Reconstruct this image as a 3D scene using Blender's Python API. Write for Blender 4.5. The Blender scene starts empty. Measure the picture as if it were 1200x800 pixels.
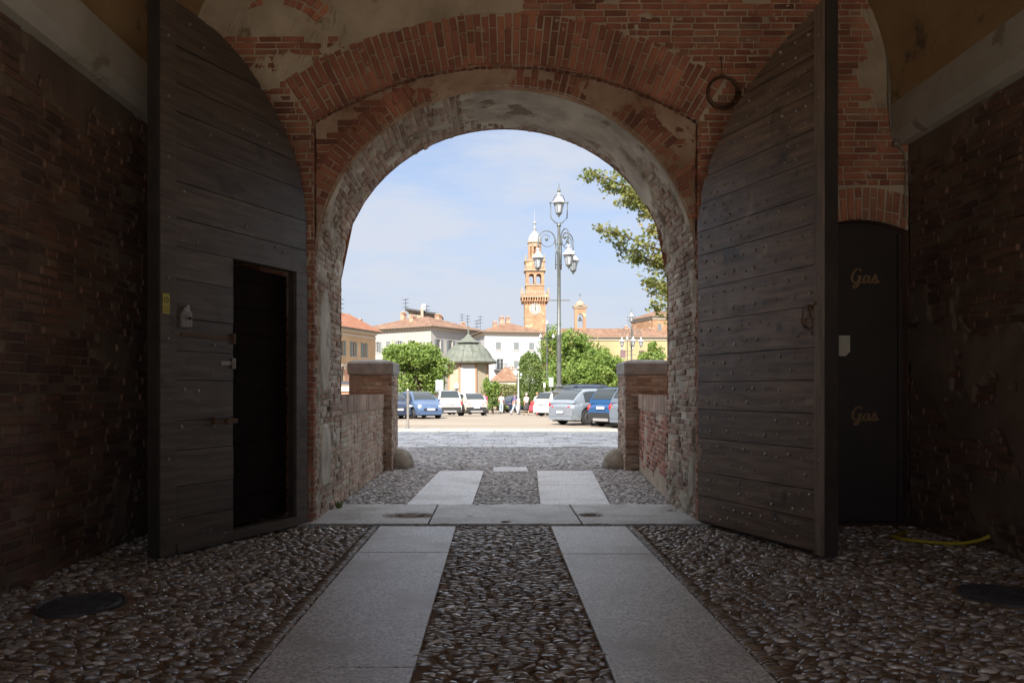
import bpy, bmesh, math, random
import numpy as np
from mathutils import Vector, Matrix, noise
R = math.radians
PI = math.pi
rng = random.Random(7)
scene = bpy.context.scene
col = scene.collection
CAMZ = 1.45
F = 900.0
def at(x, y, Y):
    "a point Y metres ahead of the viewpoint seen at measured position x, y of the survey photo"
    return ((x - 580) / F * Y, Y, CAMZ + (459 - y) / F * Y)
def sm(a, b, x):
    t = min(1, max(0, (x - a) / (b - a))); return t * t * (3 - 2 * t)
def nz(x, y, z=0.0, s=1.0):
    return noise.noise(Vector((x * s, y * s, z * s)))

# ---------------------------------------------------------------- object helpers
def tag(o, label=None, cat=None, group=None, kind=None):
    if label: o['label'] = label
    if cat: o['category'] = cat
    if group: o['group'] = group
    if kind: o['kind'] = kind
    return o
def empty(name, loc=(0, 0, 0), rz=0, label=None, cat=None, group=None):
    o = bpy.data.objects.new(name, None); col.objects.link(o)
    o.location = loc; o.rotation_euler = (0, 0, rz); o.empty_display_size = .2
    return tag(o, label, cat, group)
def children(o): return [c for c in bpy.data.objects if c.parent == o]
def copy_tree(o, parent=None):
    c = o.copy(); col.objects.link(c); c.parent = parent
    for ch in children(o): copy_tree(ch, c)
    return c
class MB:
    def __init__(s): s.v = []; s.f = []; s.m = []; s.r = []; s.T = None; s.rr = 0.5
    def av(s, p):
        if s.T is not None: p = s.T(*p) if callable(s.T) else tuple(s.T @ Vector(p))
        s.v.append(tuple(p)); s.r.append(s.rr); return len(s.v) - 1
    def af(s, idx, m=0): s.f.append(tuple(idx)); s.m.append(m)
    def poly(s, pts, m=0): s.af([s.av(p) for p in pts], m)
    def box(s, x0, x1, y0, y1, z0, z1, m=0, top=1.0):
        cx, cy = (x0 + x1) / 2, (y0 + y1) / 2
        q = []
        for z, k in ((z0, 1), (z1, top)):
            for x, y in ((x0, y0), (x1, y0), (x1, y1), (x0, y1)):
                q.append(s.av((cx + (x - cx) * k, cy + (y - cy) * k, z)))
        for f in ((3, 2, 1, 0), (4, 5, 6, 7), (0, 1, 5, 4), (1, 2, 6, 5), (2, 3, 7, 6), (3, 0, 4, 7)):
            s.af([q[i] for i in f], m)
    def prism(s, pts, a, b, axis='y', m=0):
        "polygon pts (p,q) pushed from a to b along axis"
        def P(p, q, w): return {'y': (p, w, q), 'x': (w, p, q), 'z': (p, q, w)}[axis]
        A = [s.av(P(p, q, a)) for p, q in pts]; B = [s.av(P(p, q, b)) for p, q in pts]
        n = len(pts)
        s.af(A[::-1], m); s.af(B, m)
        for i in range(n): s.af((A[i], A[(i + 1) % n], B[(i + 1) % n], B[i]), m)
    def rings(s, rings, m=0, caps=True, closed=True):
        I = [[s.av(p) for p in r] for r in rings]; n = len(I[0])
        for a, b in zip(I, I[1:]):
            for i in range(n if closed else n - 1):
                j = (i + 1) % n; s.af((a[i], a[j], b[j], b[i]), m)
        if caps and closed: s.af(I[0][::-1], m); s.af(I[-1], m)
    def lathe(s, prof, c=(0, 0, 0), n=16, m=0, axis='z', rot=0.0, caps=True):
        rs = []
        for r, h in prof:
            r = max(r, 1e-4); ring = []
            for i in range(n):
                a = 2 * PI * i / n + rot; p, q = r * math.cos(a), r * math.sin(a)
                ring.append({'z': (c[0] + p, c[1] + q, c[2] + h), 'y': (c[0] + p, c[1] + h, c[2] + q), 'x': (c[0] + h, c[1] + p, c[2] + q)}[axis])
            rs.append(ring)
        s.rings(rs, m, caps)
    def tube(s, pts, r, n=8, m=0):
        pts = [Vector(p) for p in pts]; rs = []
        if not isinstance(r, (list, tuple)): r = [r] * len(pts)
        up = Vector((0, 0, 1))
        for i, p in enumerate(pts):
            d = (pts[min(i + 1, len(pts) - 1)] - pts[max(i - 1, 0)]).normalized()
            a = d.cross(up if abs(d.z) < .95 else Vector((1, 0, 0))).normalized(); b = d.cross(a)
            rs.append([p + (a * math.cos(2 * PI * k / n) + b * math.sin(2 * PI * k / n)) * r[i] for k in range(n)])
        s.rings([[tuple(q) for q in x] for x in rs], m)
    def ball(s, c, r, n=10, k=6, m=0, sc=(1, 1, 1)):
        rs = []
        for j in range(k + 1):
            t = PI * j / k; rr = max(1e-4, math.sin(t))
            rs.append([(c[0] + r * sc[0] * rr * math.cos(2 * PI * i / n), c[1] + r * sc[1] * rr * math.sin(2 * PI * i / n), c[2] - r * sc[2] * math.cos(t)) for i in range(n)])
        s.rings(rs, m)
    def build(s, name, mats, parent=None, org=None, smooth=False, angle=None, recalc=True):
        me = bpy.data.meshes.new(name)
        V = s.v
        if org is not None: V = [(a - org[0], b - org[1], c - org[2]) for a, b, c in V]
        me.from_pydata(V, [], s.f)
        if not isinstance(mats, (list, tuple)): mats = [mats]
        for m in mats: me.materials.append(m)
        me.polygons.foreach_set('material_index', s.m)
        at_ = me.attributes.new('rnd', 'FLOAT', 'POINT'); at_.data.foreach_set('value', s.r)
        if recalc:
            bm = bmesh.new(); bm.from_mesh(me); bmesh.ops.recalc_face_normals(bm, faces=bm.faces); bm.to_mesh(me); bm.free()
        if smooth:
            me.polygons.foreach_set('use_smooth', [True] * len(me.polygons))
            if angle: me.set_sharp_from_angle(angle=R(angle))
        me.update()
        o = bpy.data.objects.new(name, me); col.objects.link(o)
        if parent is not None: o.parent = parent
        elif org is not None: o.location = org
        return o
def npmesh(name, verts, quads, rnd, mats, tris=None, smooth=True, parent=None, mi=None):
    me = bpy.data.meshes.new(name)
    nq = len(quads); nt = 0 if tris is None else len(tris)
    me.vertices.add(len(verts)); me.vertices.foreach_set('co', np.asarray(verts, np.float32).ravel())
    li = quads.ravel() if nt == 0 else np.concatenate([quads.ravel(), tris.ravel()])
    me.loops.add(len(li)); me.loops.foreach_set('vertex_index', li.astype(np.int32))
    me.polygons.add(nq + nt)
    ls = np.concatenate([np.arange(nq) * 4, nq * 4 + np.arange(nt) * 3]).astype(np.int32)
    me.polygons.foreach_set('loop_start', ls)
    if mi is not None: me.polygons.foreach_set('material_index', mi.astype(np.int32))
    me.polygons.foreach_set('use_smooth', np.full(nq + nt, smooth))
    for m in (mats if isinstance(mats, (list, tuple)) else [mats]): me.materials.append(m)
    a = me.attributes.new('rnd', 'FLOAT', 'POINT'); a.data.foreach_set('value', np.asarray(rnd, np.float32))
    me.update(calc_edges=True); me.validate()
    o = bpy.data.objects.new(name, me); col.objects.link(o)
    if parent is not None: o.parent = parent
    return o

# ---------------------------------------------------------------- materials
def new_mat(name):
    m = bpy.data.materials.new(name); m.use_nodes = True
    nt = m.node_tree; nt.nodes.clear()
    out = nt.nodes.new('ShaderNodeOutputMaterial'); b = nt.nodes.new('ShaderNodeBsdfPrincipled')
    nt.links.new(b.outputs[0], out.inputs[0])
    return m, nt, b
def ramp(nt, stops, interp='LINEAR'):
    r = nt.nodes.new('ShaderNodeValToRGB'); r.color_ramp.interpolation = interp
    e = r.color_ramp.elements
    while len(e) < len(stops): e.new(.5)
    for k, (p, c) in enumerate(stops):
        e[k].position = p; e[k].color = (*c, 1) if len(c) == 3 else c
    return r
def tnoise(nt, vec, scale, detail=6, rough=.6, vscale=None):
    n = nt.nodes.new('ShaderNodeTexNoise'); n.inputs['Scale'].default_value = scale
    n.inputs['Detail'].default_value = detail; n.inputs['Roughness'].default_value = rough
    if vscale:
        mp = nt.nodes.new('ShaderNodeMapping'); mp.inputs['Scale'].default_value = vscale
        nt.links.new(vec, mp.inputs[0]); vec = mp.outputs[0]
    nt.links.new(vec, n.inputs['Vector']); return n.outputs['Fac']
def mixc(nt, fac, a, b, mode='MIX'):
    x = nt.nodes.new('ShaderNodeMix'); x.data_type = 'RGBA'; x.blend_type = mode
    for i, v in ((0, fac), (6, a), (7, b)):
        if isinstance(v, (int, float)): x.inputs[i].default_value = v
        elif isinstance(v, tuple): x.inputs[i].default_value = (*v, 1)
        else: nt.links.new(v, x.inputs[i])
    return x.outputs[2]
def MAT(name, c, c2=None, scale=3.0, rough=.7, metal=0, bump=0, bscale=40, rnd=None, spots=None, vscale=None, rvar=0, obj=False, spec=.5, lo=.35, hi=.65, coat=0):
    "noise between c and c2; rnd: ramp stops driven by the per-piece attribute; spots: (colour, scale, threshold)"
    m, nt, b = new_mat(name)
    if obj: tc = nt.nodes.new('ShaderNodeTexCoord'); vec = tc.outputs['Object']
    else: g = nt.nodes.new('ShaderNodeNewGeometry'); vec = g.outputs['Position']
    colr = None
    if c2 is not None:
        f = tnoise(nt, vec, scale, vscale=vscale); rp = ramp(nt, [(lo, c), (hi, c2)]); nt.links.new(f, rp.inputs[0]); colr = rp.outputs[0]
    if rnd:
        a = nt.nodes.new('ShaderNodeAttribute'); a.attribute_name = 'rnd'
        rr = ramp(nt, rnd); nt.links.new(a.outputs['Fac'], rr.inputs[0])
        colr = rr.outputs[0] if colr is None else mixc(nt, 1.0, rr.outputs[0], colr, 'MULTIPLY')
    if spots:
        for (sc_, ss, th, *wd) in spots:
            f = tnoise(nt, vec, ss, 4, .6); rp = ramp(nt, [(th, (0, 0, 0)), (min(1, th + (wd[0] if wd else .07)), (1, 1, 1))]); nt.links.new(f, rp.inputs[0])
            colr = mixc(nt, rp.outputs[0], colr if colr is not None else c, sc_)
    if colr is None: b.inputs['Base Color'].default_value = (*c, 1)
    else: nt.links.new(colr, b.inputs['Base Color'])
    b.inputs['Roughness'].default_value = rough; b.inputs['Metallic'].default_value = metal
    b.inputs['Specular IOR Level'].default_value = spec
    if coat: b.inputs['Coat Weight'].default_value = coat; b.inputs['Coat Roughness'].default_value = .05
    if rvar:
        f = tnoise(nt, vec, scale * 3); mr = nt.nodes.new('ShaderNodeMapRange')
        mr.inputs['From Min'].default_value = .3; mr.inputs['From Max'].default_value = .7
        mr.inputs['To Min'].default_value = rough - rvar; mr.inputs['To Max'].default_value = rough + rvar
        nt.links.new(f, mr.inputs[0]); nt.links.new(mr.outputs[0], b.inputs['Roughness'])
    if bump:
        f = tnoise(nt, vec, bscale, 8, .65, vscale=vscale); bp = nt.nodes.new('ShaderNodeBump'); bp.inputs['Strength'].default_value = 1
        bp.inputs['Distance'].default_value = bump; nt.links.new(f, bp.inputs['Height']); nt.links.new(bp.outputs[0], b.inputs['Normal'])
    return m
BR = [(0, (.12, .06, .045)), (.2, (.26, .105, .07)), (.5, (.36, .145, .095)), (.8, (.43, .19, .115)), (1, (.30, .17, .12))]
m_brick = MAT('brick', (.6, .6, .6), (1.15, 1.12, 1.1), scale=2.2, rough=.9, bump=.004, bscale=45, rnd=BR, spots=[((.42, .34, .26), 9, .63)])
m_brick_pale = MAT('weathered_brick', (.6, .6, .6), (1.1, 1.1, 1.1), scale=2, rough=.92, bump=.005, bscale=40, rnd=[(0, (.27, .175, .13)), (.3, (.40, .26, .19)), (.6, (.49, .35, .26)), (.85, (.46, .385, .305)), (1, (.55, .47, .38))], spots=[((.45, .39, .31), 7, .58)])
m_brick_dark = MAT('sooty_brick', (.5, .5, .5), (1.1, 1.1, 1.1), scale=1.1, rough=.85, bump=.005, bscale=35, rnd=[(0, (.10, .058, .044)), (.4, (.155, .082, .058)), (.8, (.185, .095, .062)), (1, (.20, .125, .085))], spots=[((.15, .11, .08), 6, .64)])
m_mortar = MAT('lime_mortar', (.32, .26, .19), (.50, .42, .32), scale=1.6, rough=.95, bump=.006, bscale=30, spots=[((.22, .17, .12), 3.5, .62)])
m_lime = MAT('worn_limewash', (.30, .26, .20), (.66, .60, .50), scale=1.7, rough=.95, bump=.012, bscale=14, lo=.32, hi=.62, spots=[((.24, .19, .14), 2.6, .60), ((.36, .22, .16), 6, .66)])
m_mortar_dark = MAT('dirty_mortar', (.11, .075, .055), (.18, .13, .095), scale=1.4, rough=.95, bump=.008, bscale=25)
m_mortar_red = MAT('rendered_mortar', (.28, .17, .11), (.46, .34, .25), scale=2.1, rough=.95, bump=.008, bscale=26, spots=[((.33, .16, .1), 5, .6)])
m_plaster = MAT('vault_plaster', (.24, .155, .075), (.36, .25, .13), scale=1.0, rough=.93, bump=.004, bscale=12, spots=[((.14, .10, .06), 2.4, .62)])
m_stoneband = MAT('pale_plaster_band', (.34, .32, .27), (.46, .43, .37), scale=1.3, rough=.9, bump=.003, bscale=30, spots=[((.25, .22, .17), 3, .64)])
m_granite = MAT('granite', (.16, .155, .15), (.80, .79, .77), scale=55, rough=.42, bump=.0016, bscale=90, rvar=.12, lo=.3, hi=.62, spots=[((.17, .165, .16), 38, .62), ((.36, .33, .29), 1.3, .46, .25), ((.22, .18, .15), 5, .64, .18)])
m_granite2 = MAT('worn_granite', (.24, .235, .225), (.62, .60, .57), scale=22, rough=.5, bump=.012, bscale=14, vscale=(1, 3.5, 1), rvar=.1, spots=[((.30, .28, .25), 2.2, .45, .2), ((.16, .14, .12), 9, .64, .1)])
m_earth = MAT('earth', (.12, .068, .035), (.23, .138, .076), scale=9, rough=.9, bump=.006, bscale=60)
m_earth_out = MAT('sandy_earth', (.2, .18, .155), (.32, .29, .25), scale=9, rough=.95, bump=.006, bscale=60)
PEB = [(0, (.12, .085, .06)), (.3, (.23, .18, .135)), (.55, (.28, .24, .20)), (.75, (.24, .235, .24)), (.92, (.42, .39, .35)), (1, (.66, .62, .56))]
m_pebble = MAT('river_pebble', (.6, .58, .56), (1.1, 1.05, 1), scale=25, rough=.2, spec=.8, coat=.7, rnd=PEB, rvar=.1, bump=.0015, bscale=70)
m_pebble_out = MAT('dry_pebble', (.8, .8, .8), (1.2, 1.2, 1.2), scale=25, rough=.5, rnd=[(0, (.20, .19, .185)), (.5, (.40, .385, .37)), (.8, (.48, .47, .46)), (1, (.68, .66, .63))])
m_capstone = MAT('cap_stone', (.26, .25, .23), (.40, .385, .35), scale=5, rough=.9, bump=.006, bscale=25)
m_guard = MAT('boulder_stone', (.2, .175, .135), (.36, .32, .25), scale=5, rough=.9, bump=.02, bscale=9)
m_wood = MAT('old_dark_wood', (.090, .062, .042), (.22, .155, .108), scale=3, rough=.42, bump=.003, bscale=22, vscale=(.6, .6, 7), rvar=.12, rnd=[(0, (.8, .78, .76)), (1, (1.15, 1.1, 1.05))], spots=[((.05, .035, .028), 2.2, .62), ((.27, .19, .13), 3.1, .66)])
m_wood_shaded = MAT('shaded_door_wood', (.058, .044, .036), (.120, .094, .074), scale=3, rough=.42, bump=.003, bscale=22, vscale=(.6, .6, 7), rvar=.1, rnd=[(0, (.82, .82, .82)), (1, (1.12, 1.12, 1.12))], spots=[((.045, .033, .028), 2, .62), ((.13, .115, .11), 3.3, .68)])  # left leaf's dimmer light put into a darker wood tone
m_void = MAT('wicket_shade_wood', (.008, .005, .004), (.014, .008, .006), scale=4, rough=.95, spec=.1)  # near-black tone stands in for shade inside the wicket opening
m_core = MAT('door_core', (.02, .015, .012), (.04, .03, .024), scale=4, rough=.8)
m_stile = MAT('stile_wood', (.10, .075, .055), (.22, .16, .11), scale=3, rough=.6, bump=.003, bscale=20, vscale=(6, 6, .5))
m_iron = MAT('rusty_iron', (.08, .055, .04), (.17, .09, .05), scale=25, rough=.55, metal=.6, bump=.001, bscale=90)
m_nail = MAT('worn_nail_iron', (.22, .2, .185), (.42, .39, .36), scale=30, rough=.35, metal=.7)
m_steel = MAT('steel', (.45, .43, .4), (.55, .53, .5), scale=5, rough=.4, metal=.9)
m_castiron = MAT('cast_iron_cover', (.07, .07, .075), (.13, .13, .14), scale=12, rough=.45, metal=.5, bump=.002, bscale=80)
SUN, SKY, EXPO, CLOUD, TINT = 4.3, .10, 1.1, (3.3, 3.5, 3.95), (.85, .86, .93); HAZE = (2.5, 2.75, 3.3); FILL_VEIL = (8.6, 8.8, 9.2)
# ---------------------------------------------------------------- brickwork
def bricks(mb, mp, v0, v1, intervals, bl=.25, bh=.058, mo=.013, w0=-.03, w1=.0, mat=0, jit=.004, pj=.004, skip=None, missing=.0, lo=0., hi=1., rd=None):
    v = v0; row = 0
    while v + bh * .5 < v1:
        h = min(bh, v1 - v); wob = rng.uniform(-.003, .003)
        for a, b in intervals(v + h / 2):
            u = a - (bl * .5 if row % 2 else 0) - rng.uniform(0, .03)
            while u < b:
                L = bl * rng.choice((1, 1, 1, .5, .92)) if bl > .15 else bl
                e = u + L
                ua, ub = max(u, a), min(e - mo, b); u = e
                if ub - ua < .035: continue
                if skip and skip((ua + ub) / 2, v + h / 2): continue
                if rng.random() < missing: continue
                mb.rr = lo + (hi - lo) * rng.random() if rd is None else rd((ua + ub) / 2, v)
                p = w1 + rng.gauss(0, pj)
                J = lambda: rng.uniform(-jit, jit)
                A = [(ua + J(), v + wob + J()), (ub + J(), v + wob + J()), (ub + J(), v + wob + h + J()), (ua + J(), v + wob + h + J())]
                cu, cv = (ua + ub) / 2, v + wob + h / 2
                B = [(x + math.copysign(min(.008, (ub - ua) * .2), cu - x), y + math.copysign(.008, cv - y)) for x, y in A]
                q = [mb.av(mp(x, y, w0)) for x, y in A] + [mb.av(mp(x, y, p - .007)) for x, y in A] + [mb.av(mp(x, y, p + rng.uniform(-.002, .002))) for x, y in B]
                for k in range(4):
                    n = (k + 1) % 4
                    mb.af((q[k], q[n], q[4 + n], q[4 + k]), mat); mb.af((q[4 + k], q[4 + n], q[8 + n], q[8 + k]), mat)
                mb.af(q[8:12], mat)
        v += bh + mo; row += 1
def backing(mb, mp, us, nv, v0f, v1f, wf, mat=1):
    "columns us (list of segments), nv rows between v0f(u) and v1f(u), pushed out by wf"
    mb.rr = .5
    for seg in us:
        prev = None
        for u in seg:
            a, b = v0f(u, seg), v1f(u, seg)
            c = [mb.av(mp(u, a + (b - a) * j / nv, wf(u, a + (b - a) * j / nv))) for j in range(nv + 1)]
            if prev:
                for j in range(nv): mb.af((prev[j], c[j], c[j + 1], prev[j + 1]), mat)
            prev = c
def lin(a, b, step):
    n = max(1, int(math.ceil((b - a) / step))); return [a + (b - a) * i / n for i in range(n + 1)]

# gate geometry -----------------------------------------------------------
YW, YR, YO = 8.35, 8.46, 9.85          # hall face, rebate face, outer face
XL, XR = -1.97, 2.21                   # opening
XC, AX = (XL + XR) / 2, (XR - XL) / 2
SPR, RISE = 2.88, 1.93                 # springing and rise of the inner arch
SEGR, SEGZ = 3.86, 5.0 - 3.86
WL, WR = -3.5, 4.5                     # side walls
VX, VA, VZ, VR = .45, 3.85, 4.56, 3.2  # vault
def ell(u): return SPR + RISE * math.sqrt(max(0, 1 - ((u - XC) / AX) ** 2))
def seg(u, r=SEGR): return SEGZ + math.sqrt(max(0, r * r - (u - XC) ** 2))
def vault(u):
    t = (u - VX) / VA
    return VZ + VR * math.sqrt(max(0, 1 - t * t)) if abs(t) < 1 else VZ
GX0, GX1, GSP, GTOP = 3.45, 4.492, 3.2, 3.32   # niche of the small door
def gtop(u): c = (GX0 + GX1) / 2; return GSP + (GTOP - GSP) * (1 - ((u - c) / ((GX1 - GX0) / 2)) ** 2)

gatehouse = empty('gatehouse', (XC, 9.1, 0), 0, 'brick gatehouse passage with the big arched gateway, plaster vault and dark side walls', 'gatehouse')
GO = (XC, 9.1, 0)

# gate wall
mb = MB()
def mpw(u, v, w): return (u, YW - w, v)
RO = SEGR + .56
def segint(v, r):
    d = v - SEGZ
    return math.sqrt(r * r - d * d) if abs(d) < r else 0
def subtract(ivs, a, b):
    out = []
    for x, y in ivs:
        if b <= x or a >= y: out.append((x, y)); continue
        if a > x: out.append((x, a))
        if b < y: out.append((b, y))
    return out
ZE = seg(XL)          # where the ring meets the jamb
SMX, SMZ, SMR = -2.41, 5.05, .62
def wint(v):
    iv = [(WL, WR)]
    if v < ZE: iv = subtract(iv, XL - .02, XR + .02)
    elif v < SEGZ + RO:
        h = min(segint(v, RO), 2.4) + .012
        ang = math.atan2(h, v - SEGZ)
        # sides of the ring are cut radially
        lim = (v - SEGZ) * math.tan(R(33.2))
        iv = subtract(iv, XC - min(h, lim + .012), XC + min(h, lim + .012))
    if v < gtop((GX0 + GX1) / 2): iv = subtract(iv, GX0, GX1)
    elif v < gtop((GX0 + GX1) / 2) + .36: iv = subtract(iv, GX0 - .04, GX1 + .1)
    if SMZ + .25 < v < SMZ + SMR + .24:
        d = v - SMZ; h = math.sqrt(max(0, (SMR + .24) ** 2 - d * d)); iv = subtract(iv, SMX - h, SMX + h)
    if v > VZ:
        t = min(1, (v - VZ) / VR); h = VA * math.sqrt(1 - t * t)
        iv = [(max(a, VX - h), min(b, VX + h)) for a, b in iv]
        iv = [(a, b) for a, b in iv if b > a]
    return iv
def wpatch(u, v):
    n = nz(u * 1.1, v * 1.1, 3.3) + .45 * nz(u * 4, v * 4, 1.7) + .2 * nz(u * 12, v * 12, 5)
    b = -.42 - .3 * sm(0, .7, u) * sm(3.0, 2.5, u)
    b += .85 * sm(.9, .3, math.hypot((u + .95) / 1.5, (v - 5.75) / .62))        # patch over the arch, left of the crown
    b += .5 * sm(.4, .05, abs(math.hypot(u - XC, v - SEGZ) - RO - .12)) * (1 if u < .3 else .35)
    b += .55 * sm(.45, .05, abs(math.hypot((u - VX) / VA, max(0, v - VZ) / VR) - 1) * 3) * (1 if v > VZ else 0)
    b += .55 * sm(.6, .1, math.hypot((u - 3.6) / .5, (v - 3.95) / .6))
    rr_ = math.hypot(u - XC, v - SEGZ)
    if v > ZE - .1: b -= 1.2 * sm(RO + .02, RO - .06, rr_) * sm(SEGR - .2, SEGR, rr_) * sm(2.75, 2.3, abs(u - XC))
    return sm(-.02, .16, n + b)
def ww(u, v): return -.011 + .024 * wpatch(u, v) + .004 * nz(u * 9, v * 9, 2)
E = 1e-3
segs = [lin(WL, XL, .035), lin(XL, XR, .035), lin(XR, GX0, .035), lin(GX0, GX1, .035), [GX1, WR]]
def lo_(u, s):
    m = (s[0] + s[-1]) / 2
    if XL < m < XR: return seg(u)
    if GX0 < m < GX1: return gtop(u)
    return 0
backing(mb, mpw, segs, 190, lo_, lambda u, s: max(vault(u), VZ) + .05, ww)
bricks(mb, mpw, 0, VZ + VR, wint, skip=lambda u, v: wpatch(u, v) > .93, lo=.1, hi=1)
# big segmental ring
def mparc(cx, cz, r0, yy):
    def f(u, v, w):
        a = v / (r0 + .28); return (cx + (r0 + u) * math.sin(a), yy - w, cz + (r0 + u) * math.cos(a))
    return f
AM = R(33) * (SEGR + .28)
bricks(mb, mparc(XC, SEGZ, SEGR, YW), -AM, AM, lambda v: [(.006, .56)], bl=.28, bh=.068, mo=.014, w1=.006, jit=.003, lo=.15, hi=.8)
bricks(mb, mparc(SMX, SMZ, SMR, YW), -1.2 * (SMR + .28), .85 * (SMR + .28), lambda v: [(0, .23)], bl=.24, bh=.085, mo=.018, w1=.004, missing=.12, lo=.2, hi=.9)
gr_ = 1.8
bricks(mb, lambda u, v, w: ((GX0 + GX1) / 2 + .02 + v * (1 + u * .25), YW - w, gtop(min(GX1, max(GX0, (GX0 + GX1) / 2 + v))) + u), -(GX1 - GX0) / 2 - .02, (GX1 - GX0) / 2 - .03, lambda v: [(.005, .35)], bl=.26, bh=.062, mo=.017, w1=.005, lo=.4, hi=.95)
mb.build('gate_wall', [m_brick, m_mortar], gatehouse, GO, recalc=False)

# rebate: strip between hall face and rebate face, and the face itself
def path_seg():
    P = [(XL, z) for z in lin(0, ZE, .2)]
    P += [(u, seg(u)) for u in lin(XL, XR, .1)][1:-1]
    P += [(XR, z) for z in lin(0, ZE, .2)[::-1]]
    return P
def path_ell():
    P = [(XL, z) for z in lin(0, SPR, .2)]
    n = 48
    P += [(XC - AX * math.cos(PI * i / n), SPR + RISE * math.sin(PI * i / n)) for i in range(1, n)]
    P += [(XR, z) for z in lin(0, SPR, .2)[::-1]]
    return P
def curve(P):
    S = [0]
    for a, b in zip(P, P[1:]): S.append(S[-1] + math.hypot(b[0] - a[0], b[1] - a[1]))
    def f(u, v, w):
        v = min(max(v, 0), S[-1]); i = int(np.searchsorted(S, v)) ; i = min(max(i, 1), len(P) - 1)
        t = (v - S[i - 1]) / (S[i] - S[i - 1]); a, b = P[i - 1], P[i]
        dx, dz = b[0] - a[0], b[1] - a[1]; L = math.hypot(dx, dz)
        return (a[0] + dx * t + dz / L * w, u, a[1] + dz * t - dx / L * w)
    return f, S[-1]
fs, Ls = curve(path_seg())
mb = MB()
backing(mb, fs, [lin(YW + .012, YR, .05)], int(Ls / .06), lambda u, s: 0, lambda u, s: Ls, lambda u, v: -.01 + .004 * nz(u * 9, v * 6))
bricks(mb, fs, 0, Ls, lambda v: [(YW, YR)], bl=.16, bh=.058, w1=-.001, lo=.1, hi=.8)
# face of the inner arch
def mpr(u, v, w): return (u, YR - w, v)
def rp(u, v): return sm(-.05, .2, nz(u * 1.3, v * 1.3, 8.1) + .5 * nz(u * 5, v * 5, 2) + .3 * nz(u * 13, v * 13, 4) - .27 + .38 * sm(.35, .02, abs(seg(u) - v)))
backing(mb, mpr, [lin(XL, XR, .03)], 40, lambda u, s: ell(u) - .035, lambda u, s: seg(u) + .03, lambda u, v: -.012 + .026 * rp(u, v), 2)
fe, Le = curve(path_ell())
def mpe(u, v, w):
    p = fe(0, v, -u); return (p[0], YR - w, p[2])
def under(u, v):
    p = mpe(u, v, 0); return p[2] > seg(p[0]) - .02 or p[0] < XL or p[0] > XR
bricks(mb, mpe, SPR, Le - SPR, lambda v: [(.004, .29)], bl=.30, bh=.062, mo=.016, w1=.003, skip=lambda u, v: under(u, v) or rp(*[mpe(u, v, 0)[k] for k in (0, 2)]) > .85, lo=.1, hi=.8)
bricks(mb, mpr, SPR + .3, 5.0, lambda v: [(XL, XC - AX * math.sqrt(max(0, 1 - min(1, (v - SPR) / (RISE + .0)) ** 2)) - .28), (XC + AX * math.sqrt(max(0, 1 - min(1, (v - SPR) / RISE) ** 2)) + .28, XR)] if v < SPR + RISE else [], skip=lambda u, v: v > seg(u) - .05 or rp(u, v) > .8, lo=.1, hi=.8)
mb.build('rebate_arch', [m_brick, m_mortar, m_mortar_red], gatehouse, GO, recalc=False)

# jambs and soffit of the passage
mb = MB()
def sp(u, v):
    # v is the way round the arch from the left foot; plaster at the crown and right haunch, worn panels on the jambs
    n = .5 * nz(u * 1.5, v * 1.5, 4.4) + .35 * nz(u * 5, v * 5, 9) + .15 * nz(u * 14, v * 14, 1)
    b = -.33
    b += .72 * sm(Le * .44, Le * .50, v) * sm(Le * .73, Le * .62, v) * sm(YO + .15, YO - .35, u)
    b += .9 * sm(.9, .6, math.hypot((v - 2.05) / .8, (u - 8.85) / .36))
    b += .9 * sm(.9, .6, math.hypot((v - .72) / .5, (u - 8.88) / .36))
    b += .2 * sm(SPR - .3, SPR + .6, v) * sm(Le * .4, Le * .3, v)
    b += .45 * sm(1.3, .3, Le - v)
    b += .3 * sm(YR + .3, YR, u)
    return sm(0, .1, n + b)
backing(mb, fe, [lin(YR - .015, YO, .035)], int(Le / .035), lambda u, s: 0, lambda u, s: Le, lambda u, v: -.013 + sm(YR, YR + .07, u) * (.036 * sp(u, v) + .006 * nz(u * 4, v * 4, 6)), 1)
bricks(mb, fe, 0, Le, lambda v: [(YR + .01, YO)], bl=.25, bh=.056, mo=.016, w1=.0, pj=.008, jit=.006, skip=lambda u, v: sp(u, v) > .93, missing=.02)
mb.build('passage_soffit', [m_brick_pale, m_lime], gatehouse, GO, recalc=False)

# side walls, bands, vault
for X, sgn in ((WL, 1), (WR, -1)):
    mb = MB()
    def mps(u, v, w, X=X, sgn=sgn): return (X + sgn * w, u, v)
    def spt(u, v, X=X): return sm(.10, .17, nz(u * .7, v * .7, X) + .45 * nz(u * 3, v * 3, 7) + .2 * nz(u * 9, v * 9, 7) - .25 + .45 * sm(3.0, 4.1, v))
    backing(mb, mps, [lin(-3.5, YW, .045)], 110, lambda u, s: 0, lambda u, s: 4.3, lambda u, v: -.012 + .019 * spt(u, v) + .007 * nz(u * 5, v * 5, 3))
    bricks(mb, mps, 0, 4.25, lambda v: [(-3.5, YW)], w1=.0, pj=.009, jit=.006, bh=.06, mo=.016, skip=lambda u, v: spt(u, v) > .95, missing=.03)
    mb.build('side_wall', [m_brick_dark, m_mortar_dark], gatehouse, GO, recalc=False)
    mb = MB()
    xi = X + sgn * .2
    for a in lin(-3.5, YW, 2.3)[:-1]:
        b = min(a + (YW + 3.5) / (len(lin(-3.5, YW, 2.3)) - 1), YW) - .006
        mb.prism([(X - sgn * .1, 4.12 + .01), (X + sgn * .1, 4.14), (xi, 4.22), (xi + sgn * .004, 4.45), (xi - sgn * .0, VZ), (X - sgn * .1, VZ)], a, b, 'y')
    mb.build('impost_band', m_stoneband, gatehouse, GO)
mb = MB()
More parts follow.
